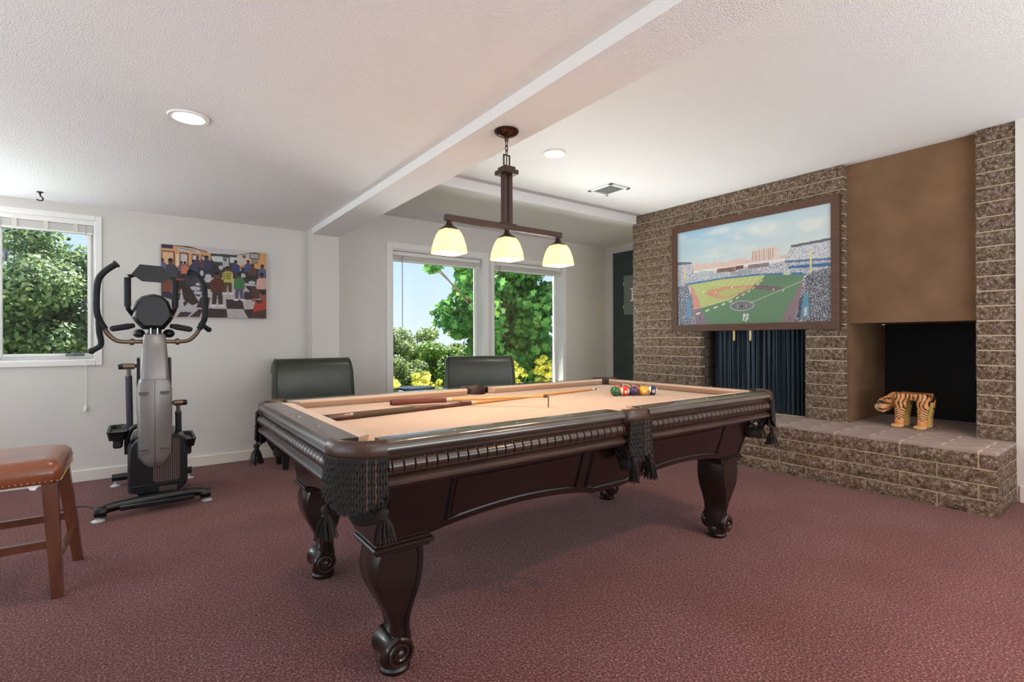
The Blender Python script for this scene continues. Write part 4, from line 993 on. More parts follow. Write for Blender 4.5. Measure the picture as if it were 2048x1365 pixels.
# dark capes, chairs and machines
cv.poly([(420, 520), (700, 400), (860, 390), (1010, 470), (900, 620), (700, 650), (470, 640)], (58, 54, 62), 9); cv.poly([(470, 640), (720, 640), (780, 780), (700, 900), (480, 800)], (70, 62, 72), 16); cv.poly([(1290, 470), (1560, 500), (1650, 620), (1500, 720), (1340, 690)], (62, 54, 54), 10); cv.poly([(1440, 745), (1652, 760), (1652, 900), (1470, 930)], (88, 62, 56), 6)
for (x, y, rx, ry) in ((740, 560, 26, 40), (830, 610, 46, 36), (1010, 480, 34, 30), (1240, 500, 60, 34), (1320, 590, 40, 30), (640, 780, 80, 30), (680, 840, 60, 24), (860, 660, 60, 22), (1450, 690, 50, 26), (690, 720, 40, 22)): cv.ell((x, y), rx, ry, (192, 190, 196), 26)
cv.poly([(460, 960), (540, 900), (545, 1000), (470, 1070)], (206, 200, 210), 8); cv.poly([(475, 975), (530, 935), (533, 1000), (480, 1045)], (62, 58, 66)); cv.poly([(450, 1080), (640, 1030), (600, 1090), (460, 1120)], (190, 184, 196), 18)
cv.poly([(440, 740), (560, 740), (700, 980), (600, 1020), (480, 940)], (62, 50, 44), 6); cv.poly([(170, 830), (440, 840), (420, 950), (300, 940), (170, 900)], (66, 62, 78), 6); cv.poly([(175, 660), (250, 625), (440, 640), (440, 830), (180, 830)], (136, 78, 60), 8)
def person(x, y, s, top, legs, skin=(112, 70, 54), tw=1.0):
    if legs: cv.poly([(x - 55 * s, y + 140 * s), (x + 55 * s, y + 140 * s), (x + 62 * s, y + 330 * s), (x + 12 * s, y + 330 * s), (x, y + 210 * s), (x - 14 * s, y + 330 * s), (x - 64 * s, y + 330 * s)], legs, 5)
    cv.poly([(x - 28 * s * tw, y + 26 * s), (x + 28 * s * tw, y + 26 * s), (x + 74 * s * tw, y + 60 * s), (x + 78 * s * tw, y + 190 * s), (x - 78 * s * tw, y + 190 * s), (x - 74 * s * tw, y + 60 * s)], top, 8)
    cv.ell((x, y), 30 * s, 38 * s, skin, 5); cv.ell((x, y - 22 * s), 30 * s, 20 * s, (40, 32, 32), 4)
    if legs: cv.ell((x - 45 * s, y + 345 * s), 40 * s, 14 * s, (226, 222, 224)); cv.ell((x + 50 * s, y + 345 * s), 40 * s, 14 * s, (226, 222, 224))
person(295, 400, 1.15, (74, 76, 84), None); person(180, 385, .7, (104, 104, 140), None); person(450, 420, .6, (120, 100, 130), None); person(500, 430, .75, (208, 128, 96), None, (150, 90, 70)); person(625, 405, .85, (66, 70, 92), None); person(675, 350, .6, (70, 72, 96), None); person(810, 345, .85, (62, 66, 96), None); person(740, 385, .5, (110, 70, 70), None); person(878, 385, .45, (60, 60, 70), None)
person(1075, 372, .55, (190, 190, 190), (50, 50, 56)); person(1218, 405, .8, (66, 72, 116), None); person(1395, 400, .75, (82, 86, 126), None); person(1460, 455, .7, (96, 70, 58), None); person(1595, 465, .8, (92, 100, 140), None)
person(1590, 590, 1.0, (222, 178, 166), None, (104, 62, 48)); person(460, 640, .8, (60, 50, 46), None, (130, 80, 60)); person(360, 1000, .2, (60, 50, 50), None)
person(1105, 500, 1.0, (196, 184, 92), (92, 74, 52), (112, 72, 54))
for k in range(4): cv.line((1042, 565 + k * 24), (1150, 568 + k * 24), 9, (62, 58, 48))
person(960, 590, 1.25, (96, 54, 44), (74, 56, 56), (118, 76, 56)); person(1270, 590, 1.0, (74, 126, 78), (96, 92, 122), (104, 66, 50))
cv.poly([(1470, 1050), (1500, 960), (1560, 985), (1652, 900), (1652, 1080), (1560, 1190), (1460, 1190)], (190, 66, 52), 8); cv.ell((1600, 880), 46, 60, (150, 92, 74), 6); cv.ell((1610, 830), 44, 30, (52, 40, 40), 4); cv.ell((1480, 935), 34, 24, (170, 100, 80), 5)
cv.poly([(1450, 1130), (1520, 1090), (1655, 1060), (1655, 1197), (1450, 1197)], (86, 58, 54), 6)
cv.a = cv.a * (.93 + .16 * (cv.rng.random((cv.ny, cv.nx, 1)) - .5))
bp = thing('barbershop_picture', 'canvas picture of a crowded barbershop hanging on the back wall', 'picture', (.538, YB - .03, 1.635))
MB().box((.13, YB - .035, 1.327), (.946, YB - .003, 1.945)).build('stretcher_canvas', mat('canvas_edge', (120, 90, 74), .8), bp, 0); put(cv.mesh('print', .816, .618, PRINT), 'print', bp, (.538, YB - .0358, 1.636))
# ------------------------------------------------------------------ exercise machine
SILV = mat('silver_plastic', (134, 130, 129), .34, metal=.35); BRZ = mat('bronze_tube', (132, 112, 94), .35, metal=.7); GRIP = mat('foam_grip', (20, 24, 27), .7, bump=(160, .15)); BLK2 = mat('satin_black', (12, 14, 18), .3)
GREYT = mat('grey_tube', (92, 92, 98), .3, metal=.5)
em = thing('elliptical_machine', 'silver and black elliptical exercise machine in front of the back wall', 'exercise machine', (.065, 4.45, 0))
def rrect(x0, x1, z0, z1, y, r, n=4):
    out = []
    for cx, cz, a in ((x1 - r, z1 - r, 0), (x0 + r, z1 - r, 90), (x0 + r, z0 + r, 180), (x1 - r, z0 + r, 270)):
        out += [(cx + r * math.cos(math.radians(a + 90 * i / n)), y, cz + r * math.sin(math.radians(a + 90 * i / n))) for i in range(n + 1)]
    return out
def shrink(ring, f, y): 
    cx = sum(p[0] for p in ring) / len(ring); cz = sum(p[2] for p in ring) / len(ring); return [((p[0] - cx) * f + cx, y, (p[2] - cz) * f + cz) for p in ring]
# base
fs_ = MB().tube(smooth_path([(-.215, 4.035, .058), (-.15, 4.06, .072), (.05, 4.085, .078), (.28, 4.105, .078), (.35, 4.11, .06)], 5), .030, 10)
fs_.box((-.12, 4.02, .045), (.28, 4.06, .075), .006); fs = fs_.build('front_stabilizer', BLK2, em)
for x, y in ((-.215, 4.035), (.35, 4.11)):
    MB().lathe([(.032, x - .03), (.036, x - .022), (.036, x + .022), (.032, x + .03)], (0, y, .055), 18, axis='x').build('transport_wheel', BLK2, fs)
for x, y in ((-.225, 4.03), (.36, 4.115), (-.17, 4.93), (.30, 4.86)):
    MB().lathe([(.034, .0), (.036, .006), (.026, .012), (.012, .018), (.010, .05)], (x, y, 0), 14).build('leveling_foot', mat('clear_foot', (196, 200, 200), .2), em)
MB().tube([(-.19, 4.93, .065), (.0, 4.91, .075), (.32, 4.86, .065)], .028, 10).build('rear_stabilizer', BLK2, em)
MB().box((-.035, 4.08, .05), (.06, 4.9, .085), .01).build('base_rail', GREYT, em)
# housing
r0 = rrect(-.078, .252, .085, .475, 4.5, .075); mbh = MB(); mbh.loft([shrink(r0, .93, 4.155), shrink(r0, .985, 4.172), shrink(r0, 1, 4.20), shrink(r0, 1, 4.62), shrink(r0, .9, 4.70)]); hs = mbh.build('housing', BLK2, em, 35)
MB().loft([rrect(-.083, -.03, .10, .44, 4.19, .024), rrect(-.083, -.03, .10, .44, 4.6, .024)]).build('side_cover', mat('side_cover', (74, 84, 98), .25, metal=.4), hs)
def perf_mat():
    m = mat('perforated_grille', (96, 82, 74), .4, metal=.4); n = m.node_tree.nodes; l = m.node_tree.links; p = n['Principled BSDF']
    tc = n.new('ShaderNodeTexCoord'); mp = n.new('ShaderNodeMapping'); mp.inputs['Scale'].default_value = (1, .0, 1); v = n.new('ShaderNodeTexVoronoi'); v.inputs['Scale'].default_value = 82; v.inputs['Randomness'].default_value = 0.0
    l.new(tc.outputs['Object'], mp.inputs[0]); l.new(mp.outputs[0], v.inputs['Vector']); r = n.new('ShaderNodeValToRGB'); r.color_ramp.interpolation = 'CONSTANT'; r.color_ramp.elements[0].color = (.006, .006, .007, 1); r.color_ramp.elements[1].position = .36; r.color_ramp.elements[1].color = (*s2l((112, 96, 86)), 1); l.new(v.outputs['Distance'], r.inputs[0]); l.new(r.outputs[0], p.inputs['Base Color']); return m
PERF = perf_mat()
MB().loft([rrect(.055, .205, .165, .452, 4.151, .02), rrect(.055, .205, .165, .452, 4.16, .02)]).build('grille', PERF, hs, 30, label='perforated brown metal grille')
MB().loft([rrect(.085, .19, .10, .135, 4.151, .006), rrect(.085, .19, .10, .135, 4.16, .006)]).build('lower_vent', PERF, hs, 30)
MB().box((-.06, 4.148, .148), (.235, 4.16, .156), .002).build('seam_ridge', BLK2, hs)
# tower shells
ol = [(-.028, .345), (-.032, .60), (-.034, .79), (-.024, .85), (.0, .895), (.03, .915), (.062, .922), (.095, .915), (.125, .895), (.150, .85), (.162, .79), (.163, .60), (.158, .345), (.125, .295), (.098, .272), (.036, .272), (.006, .295)]
rg = [(x, 4.2, z) for x, z in ol]; mbt = MB().loft([shrink(rg, .80, 4.108), shrink(rg, .93, 4.116), shrink(rg, .985, 4.132), shrink(rg, 1, 4.16), shrink(rg, 1, 4.42), shrink(rg, .9, 4.46)]); tw = mbt.build('lower_shroud', SILV, em, 32)
for zc_ in (.772, .392):
    for xa, xb in ((-.022, .032), (.092, .146)):
        MB().loft([rrect(xa, xb, zc_ - .010, zc_ + .010, 4.106, .005), rrect(xa, xb, zc_ - .010, zc_ + .010, 4.13, .005)]).build('slot', mat('slot_dark', (92, 78, 72), .5), tw); MB().tube([(xa + .004, 4.105, zc_ - .008), ((xa + xb) / 2, 4.101, zc_ - .012), (xb - .004, 4.105, zc_ - .008)], .0035, 6).build('slot_lip', SILV, tw)
MB().box((.0635, 4.1055, .285), (.0655, 4.112, .90)).build('seam', GROOVE, tw, 0)
def rxy(x0, x1, y0, y1, z, r=.025, n=3):
    return [(p[0], p[2], z) for p in rrect(x0, x1, y0, y1, 0, r, n)]
MB().loft([rxy(-.014, .145, 4.098, 4.40, .865), rxy(-.012, .143, 4.100, 4.40, .92), rxy(-.006, .137, 4.116, 4.38, 1.03), rxy(.002, .130, 4.135, 4.36, 1.13), rxy(.006, .126, 4.150, 4.34, 1.162), rxy(.02, .112, 4.165, 4.32, 1.17)]).build('upper_shroud', SILV, em, 35)
for sx in (-1, 1): MB().loft([rxy(*sorted((.065 + sx * .085, .065 + sx * .10)), 4.30, 4.55, .62, .004, 2), rxy(*sorted((.065 + sx * .080, .065 + sx * .098)), 4.28, 4.52, 1.0, .004, 2)]).build('side_panel', BLK2, em)
# console
oc = [(-.057, 1.275), (-.052, 1.335), (-.035, 1.385), (-.005, 1.418), (.05, 1.435), (.066, 1.436), (.11, 1.425), (.145, 1.39), (.163, 1.335), (.172, 1.275), (.155, 1.245), (.118, 1.197), (-.002, 1.197), (-.04, 1.245)]
rg = [(x, 4.2, z) for x, z in oc]; MB().loft([shrink(rg, .80, 4.128), shrink(rg, .86, 4.136), shrink(rg, .97, 4.16), shrink(rg, 1, 4.18), shrink(rg, 1, 4.25), shrink(rg, .85, 4.29)]).build('console', BLACKP, em, 30)
MB().loft([rxy(.03, .105, 4.17, 4.30, 1.16), rxy(.03, .105, 4.17, 4.30, 1.21)]).build('neck', BLACKP, em)
for x in (.045, .082): MB().tube([(x, 4.155, 1.165), (x, 4.155, 1.205)], .0042, 8).build('neck_bolt', CHROME, em)
for x in (-.02, .148): MB().ell((x, 4.25, 1.17), (.035, .05, .03)).build('hub_cover', BLACKP, em)
for s, xg, xc in ((-1, -.079, -.045), (1, .181, .158)):
    MB().tube([(xg, 4.16, 1.345), (xg, 4.15, 1.535)], .0195, 14).build('console_grip', GRIP, em)
    MB().tube(smooth_path([(xg, 4.16, 1.35), (xg - s * .006, 4.17, 1.325), (xc, 4.20, 1.285)], 4), .014, 8).build('grip_bracket', BLACKP, em)
    MB().tube([(xg, 4.15, 1.54), (xg - s * .02, 4.16, 1.548), (xg - s * .075, 4.17, 1.565)], [.016, .012, .008], 8).build('tray_arm', BLACKP, em)
    a_, b_ = (Vector((.055 + s * .10, 4.19, 1.222)), Vector((.055 + s * .222, 4.14, 1.196))); MB().tube([a_, a_.lerp(b_, .3), a_.lerp(b_, .9), b_], [.014, .021, .019, .012], 12).build('forearm_rest', GRIP, em)
MB().loft([[(x, y, z) for x, z in ((-.014, 1.627), (.107, 1.624), (.172, 1.556), (.118, 1.513), (-.002, 1.516), (-.058, 1.560))] for y in (4.15, 4.162)]).build('media_tray', BLACKP, em, 30)
# moving arms
for side, bz, gp in ((0, [(.02, 4.22, 1.115), (-.06, 4.22, 1.113), (-.13, 4.21, 1.118), (-.175, 4.2, 1.155), (-.198, 4.19, 1.20)], [(-.196, 4.19, 1.198), (-.222, 4.18, 1.25), (-.236, 4.16, 1.31), (-.237, 4.16, 1.40), (-.229, 4.15, 1.50), (-.205, 4.14, 1.55), (-.172, 4.13, 1.585), (-.138, 4.12, 1.612)]),
                     (1, [(.11, 4.22, 1.115), (.20, 4.22, 1.113), (.262, 4.21, 1.122), (.305, 4.2, 1.165), (.325, 4.19, 1.205)], [(.324, 4.19, 1.203), (.345, 4.18, 1.245), (.356, 4.16, 1.29), (.357, 4.16, 1.40), (.350, 4.15, 1.50), (.330, 4.16, 1.55), (.300, 4.17, 1.585), (.268, 4.18, 1.60)])):
    MB().tube(smooth_path(bz, 5), .0135, 12).build('arm_tube', BRZ, em); g = MB().tube(smooth_path(gp, 5), .0185, 14); g.tube([gp[-1], Vector(gp[-1]) + (Vector(gp[-1]) - Vector(gp[-2])).normalized() * .01], .0235, 14); g.build('handlebar_grip', GRIP, em)
    xx = -.058 if side == 0 else .196
    MB().lathe([(.020, xx - .012), (.023, xx - .006), (.023, xx + .006), (.020, xx + .012)], (0, 4.22, 1.113), 14, axis='x').build('clamp_ring', BRZ, em)
g = MB().tube(smooth_path([(-.228, 4.18, 1.25), (-.226, 4.2, 1.18), (-.218, 4.22, 1.12), (-.225, 4.23, 1.085), (-.262, 4.22, 1.058)], 5), .017, 12); g.ell((-.266, 4.22, 1.055), .020, 12, 8); g.build('handlebar_grip', GRIP, em)
g = MB().tube(smooth_path([(.335, 4.2, 1.235), (.36, 4.3, 1.225), (.395, 4.38, 1.205)], 4), .017, 12); g.ell((.4, 4.39, 1.202), .020, 12, 8); g.build('handlebar_grip', GRIP, em)
# pedal links
def pedal(sx, xa, xb, zc_, xr, zr, px0, px1, pz):
    s = 1 if sx > 0 else -1
    MB().tube([(xa, 4.33, zc_), (xb, 4.33, zc_)], .021, 14).build('link_pivot', BRZ, em); MB().tube([(xb, 4.33, zc_), (xb + s * .026, 4.33, zc_ - .002)], [.021, .017], 14).build('link_cap', BLACKP, em); MB().tube([(xa, 4.33, zc_), (.065 + s * .095, 4.33, zc_ + .005)], .012, 10).build('link_axle', BLACKP, em)
    MB().tube([(xr, 4.33, zc_ - .015), (xr, 4.34, zc_ - .07)], .013, 10).build('link_rod_end', SILV, em); MB().tube([(xr, 4.34, zc_ - .065), (xr + .005, 4.40, zr)], .020, 12).build('link_rod', GREYT, em)
    ped = MB(); ped.loft([rxy(px0, px1, 4.22, 4.58, pz - .03, .03), rxy(px0 - .008, px1 + .008, 4.21, 4.6, pz + .012, .03), rxy(px0 - .012, px1 + .012, 4.20, 4.6, pz + .028, .03), rxy(px0 + .002, px1 - .002, 4.22, 4.58, pz + .026, .03), rxy(px0 + .006, px1 - .006, 4.23, 4.57, pz + .006, .03)]); ped.box((px0 + .02, 4.26, pz - .09), (px1 - .015, 4.5, pz - .03), .01); ped.build('pedal', BLACKP, em, 40)
    MB().tube(smooth_path([(.065 + s * .085, 4.3, pz + .05), (.065 + s * .125, 4.3, pz + .03), (.065 + s * .15, 4.3, pz - .03), (.065 + s * .152, 4.31, pz - .14)], 4), .016, 10).build('crank_arm', BLK2, em)
pedal(-1, -.045, -.108, .945, -.078, .49, -.182, -.095, .49)
pedal(1, .178, .232, .675, .205, .46, .215, .295, .40)
MB().tube(smooth_path([(-.19, 4.15, .006), (-.30, 4.42, .005), (-.42, 4.45, .005), (-.58, 4.30, .005), (-.80, 4.22, .005), (-1.2, 4.3, .005)], 6), .004, 6).build('power_cord', BLACKP)
o = C.objects['power_cord']; tag(o, 'thin black power cord running across the carpet from the exercise machine', 'cord')

# ------------------------------------------------------------------ leather stool
STW = mat('stool_wood', (104, 58, 36), .3, coat=.3, vary=(6, (84, 44, 28), .35, .7, 5), stretch=(5, 5, .8)); COG = mat('cognac_leather', (140, 80, 50), .28, coat=.35, vary=(9, (126, 66, 40), .35, .7), bump=(60, .12)); NAIL = mat('brass_nail', (190, 160, 110), .3, metal=.8)
st = thing('counter_stool', 'cognac leather stool with brass nailheads and dark wooden legs', 'stool', (-.56, 3.19, 0))
SX0, SX1, SY0, SY1 = -.80, -.292, 2.945, 3.435
def seat_ring(z, e):
    n = 6; r = .035; pts = []
    for cx, cy, a in ((SX1 - r - e, SY1 - r - e, 0), (SX0 + r + e, SY1 - r - e, 90), (SX0 + r + e, SY0 + r + e, 180), (SX1 - r - e, SY0 + r + e, 270)):
        pts += [(cx + r * math.cos(math.radians(a + 90 * i / n)), cy + r * math.sin(math.radians(a + 90 * i / n)), z) for i in range(n + 1)]
    return pts
MB().loft([seat_ring(.500, .006), seat_ring(.512, 0), seat_ring(.545, -.004), seat_ring(.575, .003), seat_ring(.597, .022), seat_ring(.606, .06), seat_ring(.610, .12)]).build('seat_cushion', COG, st, 60)
nl = MB().ell((0, 0, 0), .0036, 8, 5).mesh('nailhead', NAIL, None, 180)
ns = 27
for i in range(ns):
    f = (i + .5) / ns
    for (x, y) in ((SX0 + (SX1 - SX0) * f, SY0 - .001), (SX1 + .001, SY0 + (SY1 - SY0) * f)): put(nl, 'nailhead', st, (x, y, .512))
def sleg(xt, yt, xb, yb):
    w0, w1 = .026, .020; MB().loft([[(xt + a * w0, yt + b * w0, .503) for a, b in ((-1, -1), (1, -1), (1, 1), (-1, 1))], [(xb + a * w1, yb + b * w1, 0) for a, b in ((-1, -1), (1, -1), (1, 1), (-1, 1))]]).build('leg', STW, st, 30)
lp = lambda a, b, z: a + (b - a) * (1 - z / .503)
LEGS = {'nr': (-.330, 2.985, -.302, 2.955), 'fr': (-.330, 3.395, -.268, 3.40), 'nl': (-.766, 2.985, -.80, 2.955), 'fl': (-.766, 3.395, -.83, 3.40)}
for k in LEGS.values(): sleg(*k)
def stretcher(a, b, z):
    A, B = LEGS[a], LEGS[b]; p = Vector((lp(A[0], A[2], z), lp(A[1], A[3], z), z)); q = Vector((lp(B[0], B[2], z), lp(B[1], B[3], z), z)); d = (q - p).normalized(); s = Vector((-d.y, d.x, 0)) * .011; h = Vector((0, 0, .017))
    MB().loft([[c + s + h, c - s + h, c - s - h, c + s - h] for c in (p, q)]).build('stretcher', STW, st, 30)
stretcher('nl', 'nr', .235); stretcher('fl', 'fr', .235); stretcher('nr', 'fr', .16); stretcher('nl', 'fl', .16)
mb = MB().face([(-.40, 2.96, .500), (-.36, 2.955, .500), (-.375, 2.955, .478), (-.392, 2.957, .482)]); mb.face([(-.40, 2.962, .500), (-.36, 2.957, .500), (-.375, 2.957, .478), (-.392, 2.959, .482)]); mb.build('torn_tag', WHITEP, st, 0)

# ------------------------------------------------------------------ chairs and side table
LEA = mat('dark_green_leather', (52, 56, 48), .28, vary=(3, (66, 69, 58), .35, .7, 3), bump=(50, .06)); LEGB = mat('chair_leg', (16, 15, 16), .35)
def chair():
    t = thing('slipper_chair', '', 'chair', (0, 0, 0), 'dark leather slipper chairs by the windows', local=True)
    W = .372
    prof = smooth_path([Vector((y, z, 0)) for y, z in ((-.015, .36), (.0, .55), (.015, .72), (.03, .84), (.055, .915), (.10, .948), (.165, .936), (.205, .895), (.195, .845), (.160, .825), (.122, .825), (.11, .72), (.10, .50), (.085, .16), (.0, .16), (-.015, .26))], 4)[:-1]
    rings = []; rr_ = .055; cy = sum(p.x for p in prof) / len(prof)
    def drop(e): return rr_ - math.sqrt(max(0, rr_ ** 2 - (rr_ - min(e, rr_)) ** 2))
    for s_ in (-1, 1):
        for e in ((0, .004, .012, .025, .04, .055) if s_ < 0 else (.055, .04, .025, .012, .004, 0)):
            d_ = drop(e); rings.append([(s_ * (W - e) * (1.0 - .045 * max(0, (p.y - .45) / .5)), cy + (p.x - cy) * (1 - .22 * d_ / rr_), p.y - .75 * d_ * min(1, max(0, (p.y - .80) / .12))) for p in prof])
    bk = MB().loft(rings).build('backrest', LEA, t, 50)
    for s in (-1, 1):
        pth = [(s * (W - .026) * (1.0 - .045 * max(0, (p.y - .45) / .5)), p.x - .002, p.y + .001) for p in prof[:34]]
        MB().tube(pth, .0045, 6).build('piping', LEA, bk)
    se = MB().box((-W, -.27, .16), (W, .03, .40), .03, seg=3).build('seat_base', LEA, t, 50); MB().box((-W + .01, -.285, .37), (W - .01, .01, .475), .04, seg=4).build('seat_cushion', LEA, t, 60)
    for x in (-W + .06, W - .06):
        for y in (-.19, .06):
            MB().loft([[(x + a * .030, y + b * .030, .165) for a, b in ((-1, -1), (1, -1), (1, 1), (-1, 1))], [(x + a * .020, y + b * .020, 0) for a, b in ((-1, -1), (1, -1), (1, 1), (-1, 1))]]).build('leg', LEGB, t, 30)
    return t
c1 = chair(); c1['label'] = 'dark green leather slipper chair in front of the pilaster'; c1.location = (1.305, 4.862, 0)
c2 = copy_tree(c1); c2['label'] = 'dark green leather slipper chair in front of the tall windows'; c2.location = (2.80, 4.36, 0); c2.rotation_euler = (0, 0, math.radians(-27))
tb = thing('side_table', 'small round black side table between the two leather chairs', 'table', (2.26, 4.75, 0)); TBK = mat('table_black', (20, 19, 20), .3)
MB().lathe([(.0, .632), (.190, .632), (.197, .628), (.197, .614), (.190, .610), (0, .610)], (2.26, 4.75, 0), 36).build('table_top', TBK, tb)
for a in (45, 135, 225, 315):
    x, y = 2.26 + .14 * math.cos(math.radians(a)), 4.75 + .14 * math.sin(math.radians(a)); MB().box((x - .011, y - .011, 0), (x + .011, y + .011, .611)).build('leg', TBK, tb, 0)
MB().tube([(2.26 + .14 * math.cos(a), 4.75 + .14 * math.sin(a), .2) for a in [i * PI / 12 for i in range(24)]], .007, 6, closed=True).build('ring_stretcher', TBK, tb)

# ------------------------------------------------------------------ tiger stool in the niche
def remesh(mb, vox, smooth_it=6):
    me = bpy.data.meshes.new('tmp'); mb.bm.to_mesh(me); mb.bm.free(); o = bpy.data.objects.new('tmp', me); C.objects.link(o)
    m = o.modifiers.new('r', 'REMESH'); m.mode = 'VOXEL'; m.voxel_size = vox; s = o.modifiers.new('s', 'SMOOTH'); s.iterations = smooth_it; s.factor = .5
    out = bpy.data.meshes.new_from_object(o.evaluated_get(bpy.context.evaluated_depsgraph_get())); bpy.data.objects.remove(o); return out
TGX, TGY, TGZ = 4.945, 1.335, .402
tg = thing('tiger_stool', 'small painted tiger-shaped stool standing in the log niche', 'figurine', (TGX, TGY, TGZ))
mb = MB()
mb.box((-.095, -.105, .225), (.095, .11, .285), .025, seg=3)
LG = {(-1, 1): (-.062, .075), (-1, -1): (-.066, -.072), (1, 1): (.07, .075), (1, -1): (.07, -.072)}
for (a, b), (x, y) in LG.items():
    mb.tube([(x, y, .26), (x, y, .18), (x * 1.02, y + .004, .10), (x * 1.02, y + .006, .012)], [.046, .042, .033, .031], 12)
    mb.ell((x * 1.02, y + .022, .016), (.033, .044, .020))
    mb.ell((x, y, .235), (.042, .048, .055))
mb.tube([(0, .07, .235), (0, .13, .225), (0, .18, .19)], [.062, .056, .05], 12)
mb.ell((0, .196, .172), (.060, .055, .060)); mb.ell((0, .238, .146), (.036, .034, .030)); mb.ell((0, .228, .126), (.030, .030, .018)); mb.ell((-.042, .198, .142), (.026, .034, .034)); mb.ell((.042, .198, .142), (.026, .034, .034))
for s in (-1, 1): mb.ell((s * .048, .180, .226), (.019, .010, .020))
me = remesh(mb, .0062, 5)
for v in me.vertices:
    if v.co.z > .279: v.co.z = .279
    if v.co.z < .001: v.co.z = .0
col = me.color_attributes.new('Col', 'FLOAT_COLOR', 'POINT')
OR, DK, CRM, YEL = np.array(s2l((226, 148, 84))), np.array(s2l((42, 32, 34))), np.array(s2l((236, 210, 160))), np.array(s2l((206, 190, 92)))
for i, v in enumerate(me.vertices):
    x, y, z = v.co; nz = mnoise.noise(Vector((x * 22, y * 22, z * 22)))
    c = OR * .8 + CRM * .2 if nz > 0 else OR
    inner = abs(x) < .05 and z < .22 and y < .12
    if y > .135:                      # head
        if y > .222 or z < .125: c = CRM
        s_ = math.sin((z * 150 + abs(x) * 90) + nz * 2)
        if s_ > .62 and y < .232 and z > .115: c = DK
        if y > .252 and abs(x) < .013 and z > .143: c = np.array(s2l((150, 120, 130)))
    elif z > .16:
        s_ = math.sin(y * 230 + 2.2 * math.sin(z * 55) + x * 20 + nz * 2.4)
        if s_ > .45: c = DK
        elif z < .23 and abs(y) < .03: c = CRM
    elif z > .075:
        s_ = math.sin(z * 330 + abs(y - (.075 if y > 0 else -.072)) * 190 + nz * 1.6)
        if s_ > .4 and not inner: c = DK
        elif not inner and s_ < -.6: c = CRM * .6 + OR * .4
    if z <= .075 and y > .04 and False: c = OR
    if inner and z < .21: c = YEL
    if z < .03: c = OR * .5 + CRM * .5
    col.data[i].color = (*c, 1)
me.materials.append(attr_mat('tiger_paint', .4)); me.polygons.foreach_set('use_smooth', [True] * len(me.polygons)); me.name = 'tiger_body'
o = bpy.data.objects.new('body', me); C.objects.link(o); o.parent = tg; ORIG[o.name] = Vector((0, 0, 0))
ORIG[tg.name] = Vector((0, 0, 0))
for s in (-1, 1):
    MB().ell((s * .046, .226, .182), (.007, .010, .009), 10, 6).build('eye', BLACKP, tg)
MB().ell((0, .268, .156), (.013, .008, .009), 10, 6).build('nose', mat('tiger_nose', (120, 92, 104), .4), tg)
# ------------------------------------------------------------------ garden outside the windows
def leaf_mat(name, cols, trans=.35):
    m = bpy.data.materials.new(name); m.use_nodes = True; n = m.node_tree.nodes; l = m.node_tree.links; n.clear(); MATS[name] = m
    o = n.new('ShaderNodeOutputMaterial'); g = n.new('ShaderNodeNewGeometry'); r = n.new('ShaderNodeValToRGB'); e = r.color_ramp.elements
    e[0].color = (*s2l(cols[0]), 1); e[1].color = (*s2l(cols[-1]), 1)
    for i, c in enumerate(cols[1:-1]): q = e.new((i + 1) / (len(cols) - 1)); q.color = (*s2l(c), 1)
    l.new(g.outputs['Random Per Island'], r.inputs[0]); d = n.new('ShaderNodeBsdfPrincipled'); d.inputs['Roughness'].default_value = .5; d.inputs['Specular IOR Level'].default_value = .3; t = n.new('ShaderNodeBsdfTranslucent'); mx = n.new('ShaderNodeMixShader'); mx.inputs[0].default_value = trans
    l.new(r.outputs[0], d.inputs['Base Color']); l.new(r.outputs[0], t.inputs[0]); l.new(d.outputs[0], mx.inputs[1]); l.new(t.outputs[0], mx.inputs[2]); l.new(mx.outputs[0], o.inputs[0]); return m
BARK = mat('bark', (92, 78, 64), .9, bump=(20, .6))
GRASS = mat('lawn', (96, 118, 52), .95, vary=(2, (120, 136, 62), .3, .7))
struct(MB().box((-30, 5.75, -1.4), (60, 90, -1.3)), 'garden_ground', GRASS, 'green sloping garden ground outside the windows')
BOUNCE = mat('pale_bounce', (236, 232, 224), .9, bump=(60, .2))
struct(MB().box((-4, 5.58, -.2), (7.5, 6.45, -.1)), 'bounce_slab', BOUNCE, 'unseen pale slab added outside to bounce sun up through the windows')  # reflector added below the sightline, throws sun up at the soffit
struct(MB().box((-4, 5.5, 2.68), (7.5, 6.9, 2.78)), 'sun_blocker', WHITEP, 'unseen white overhang added outside to keep sun out of the room')  # added out of view to block direct sun from the windows
MAPLE = [(0, -.5), (.12, -.22), (.42, -.30), (.34, -.08), (.5, .12), (.26, .14), (.2, .30), (.08, .26), (0, .5), (-.08, .26), (-.2, .30), (-.26, .14), (-.5, .12), (-.34, -.08), (-.42, -.30), (-.12, -.22)]
RHOMB = [(0, -.5), (.3, 0), (0, .5), (-.3, 0)]
def leaf_frames(clumps, n, rng, upb=.5):
    """clumps: list of (centre, radii). returns positions and orthonormal frames"""
    w_ = np.array([c[1][0] * c[1][1] * c[1][2] for c in clumps]) ** .67; k = rng.choice(len(clumps), n, p=w_ / w_.sum())
    cen = np.array([c[0] for c in clumps])[k]; rad = np.array([c[1] for c in clumps])[k]
    d = rng.normal(size=(n, 3)); d /= np.linalg.norm(d, axis=1)[:, None]; r = rng.random(n)[:, None] ** .45; pos = cen + d * rad * r
    nr = d * .6 + rng.normal(size=(n, 3)) * .55 + np.array([0, 0, upb]); nr /= np.linalg.norm(nr, axis=1)[:, None]
    t = rng.normal(size=(n, 3)); t -= nr * (t * nr).sum(1)[:, None]; t /= np.linalg.norm(t, axis=1)[:, None]; b = np.cross(nr, t); return pos, t, b, nr
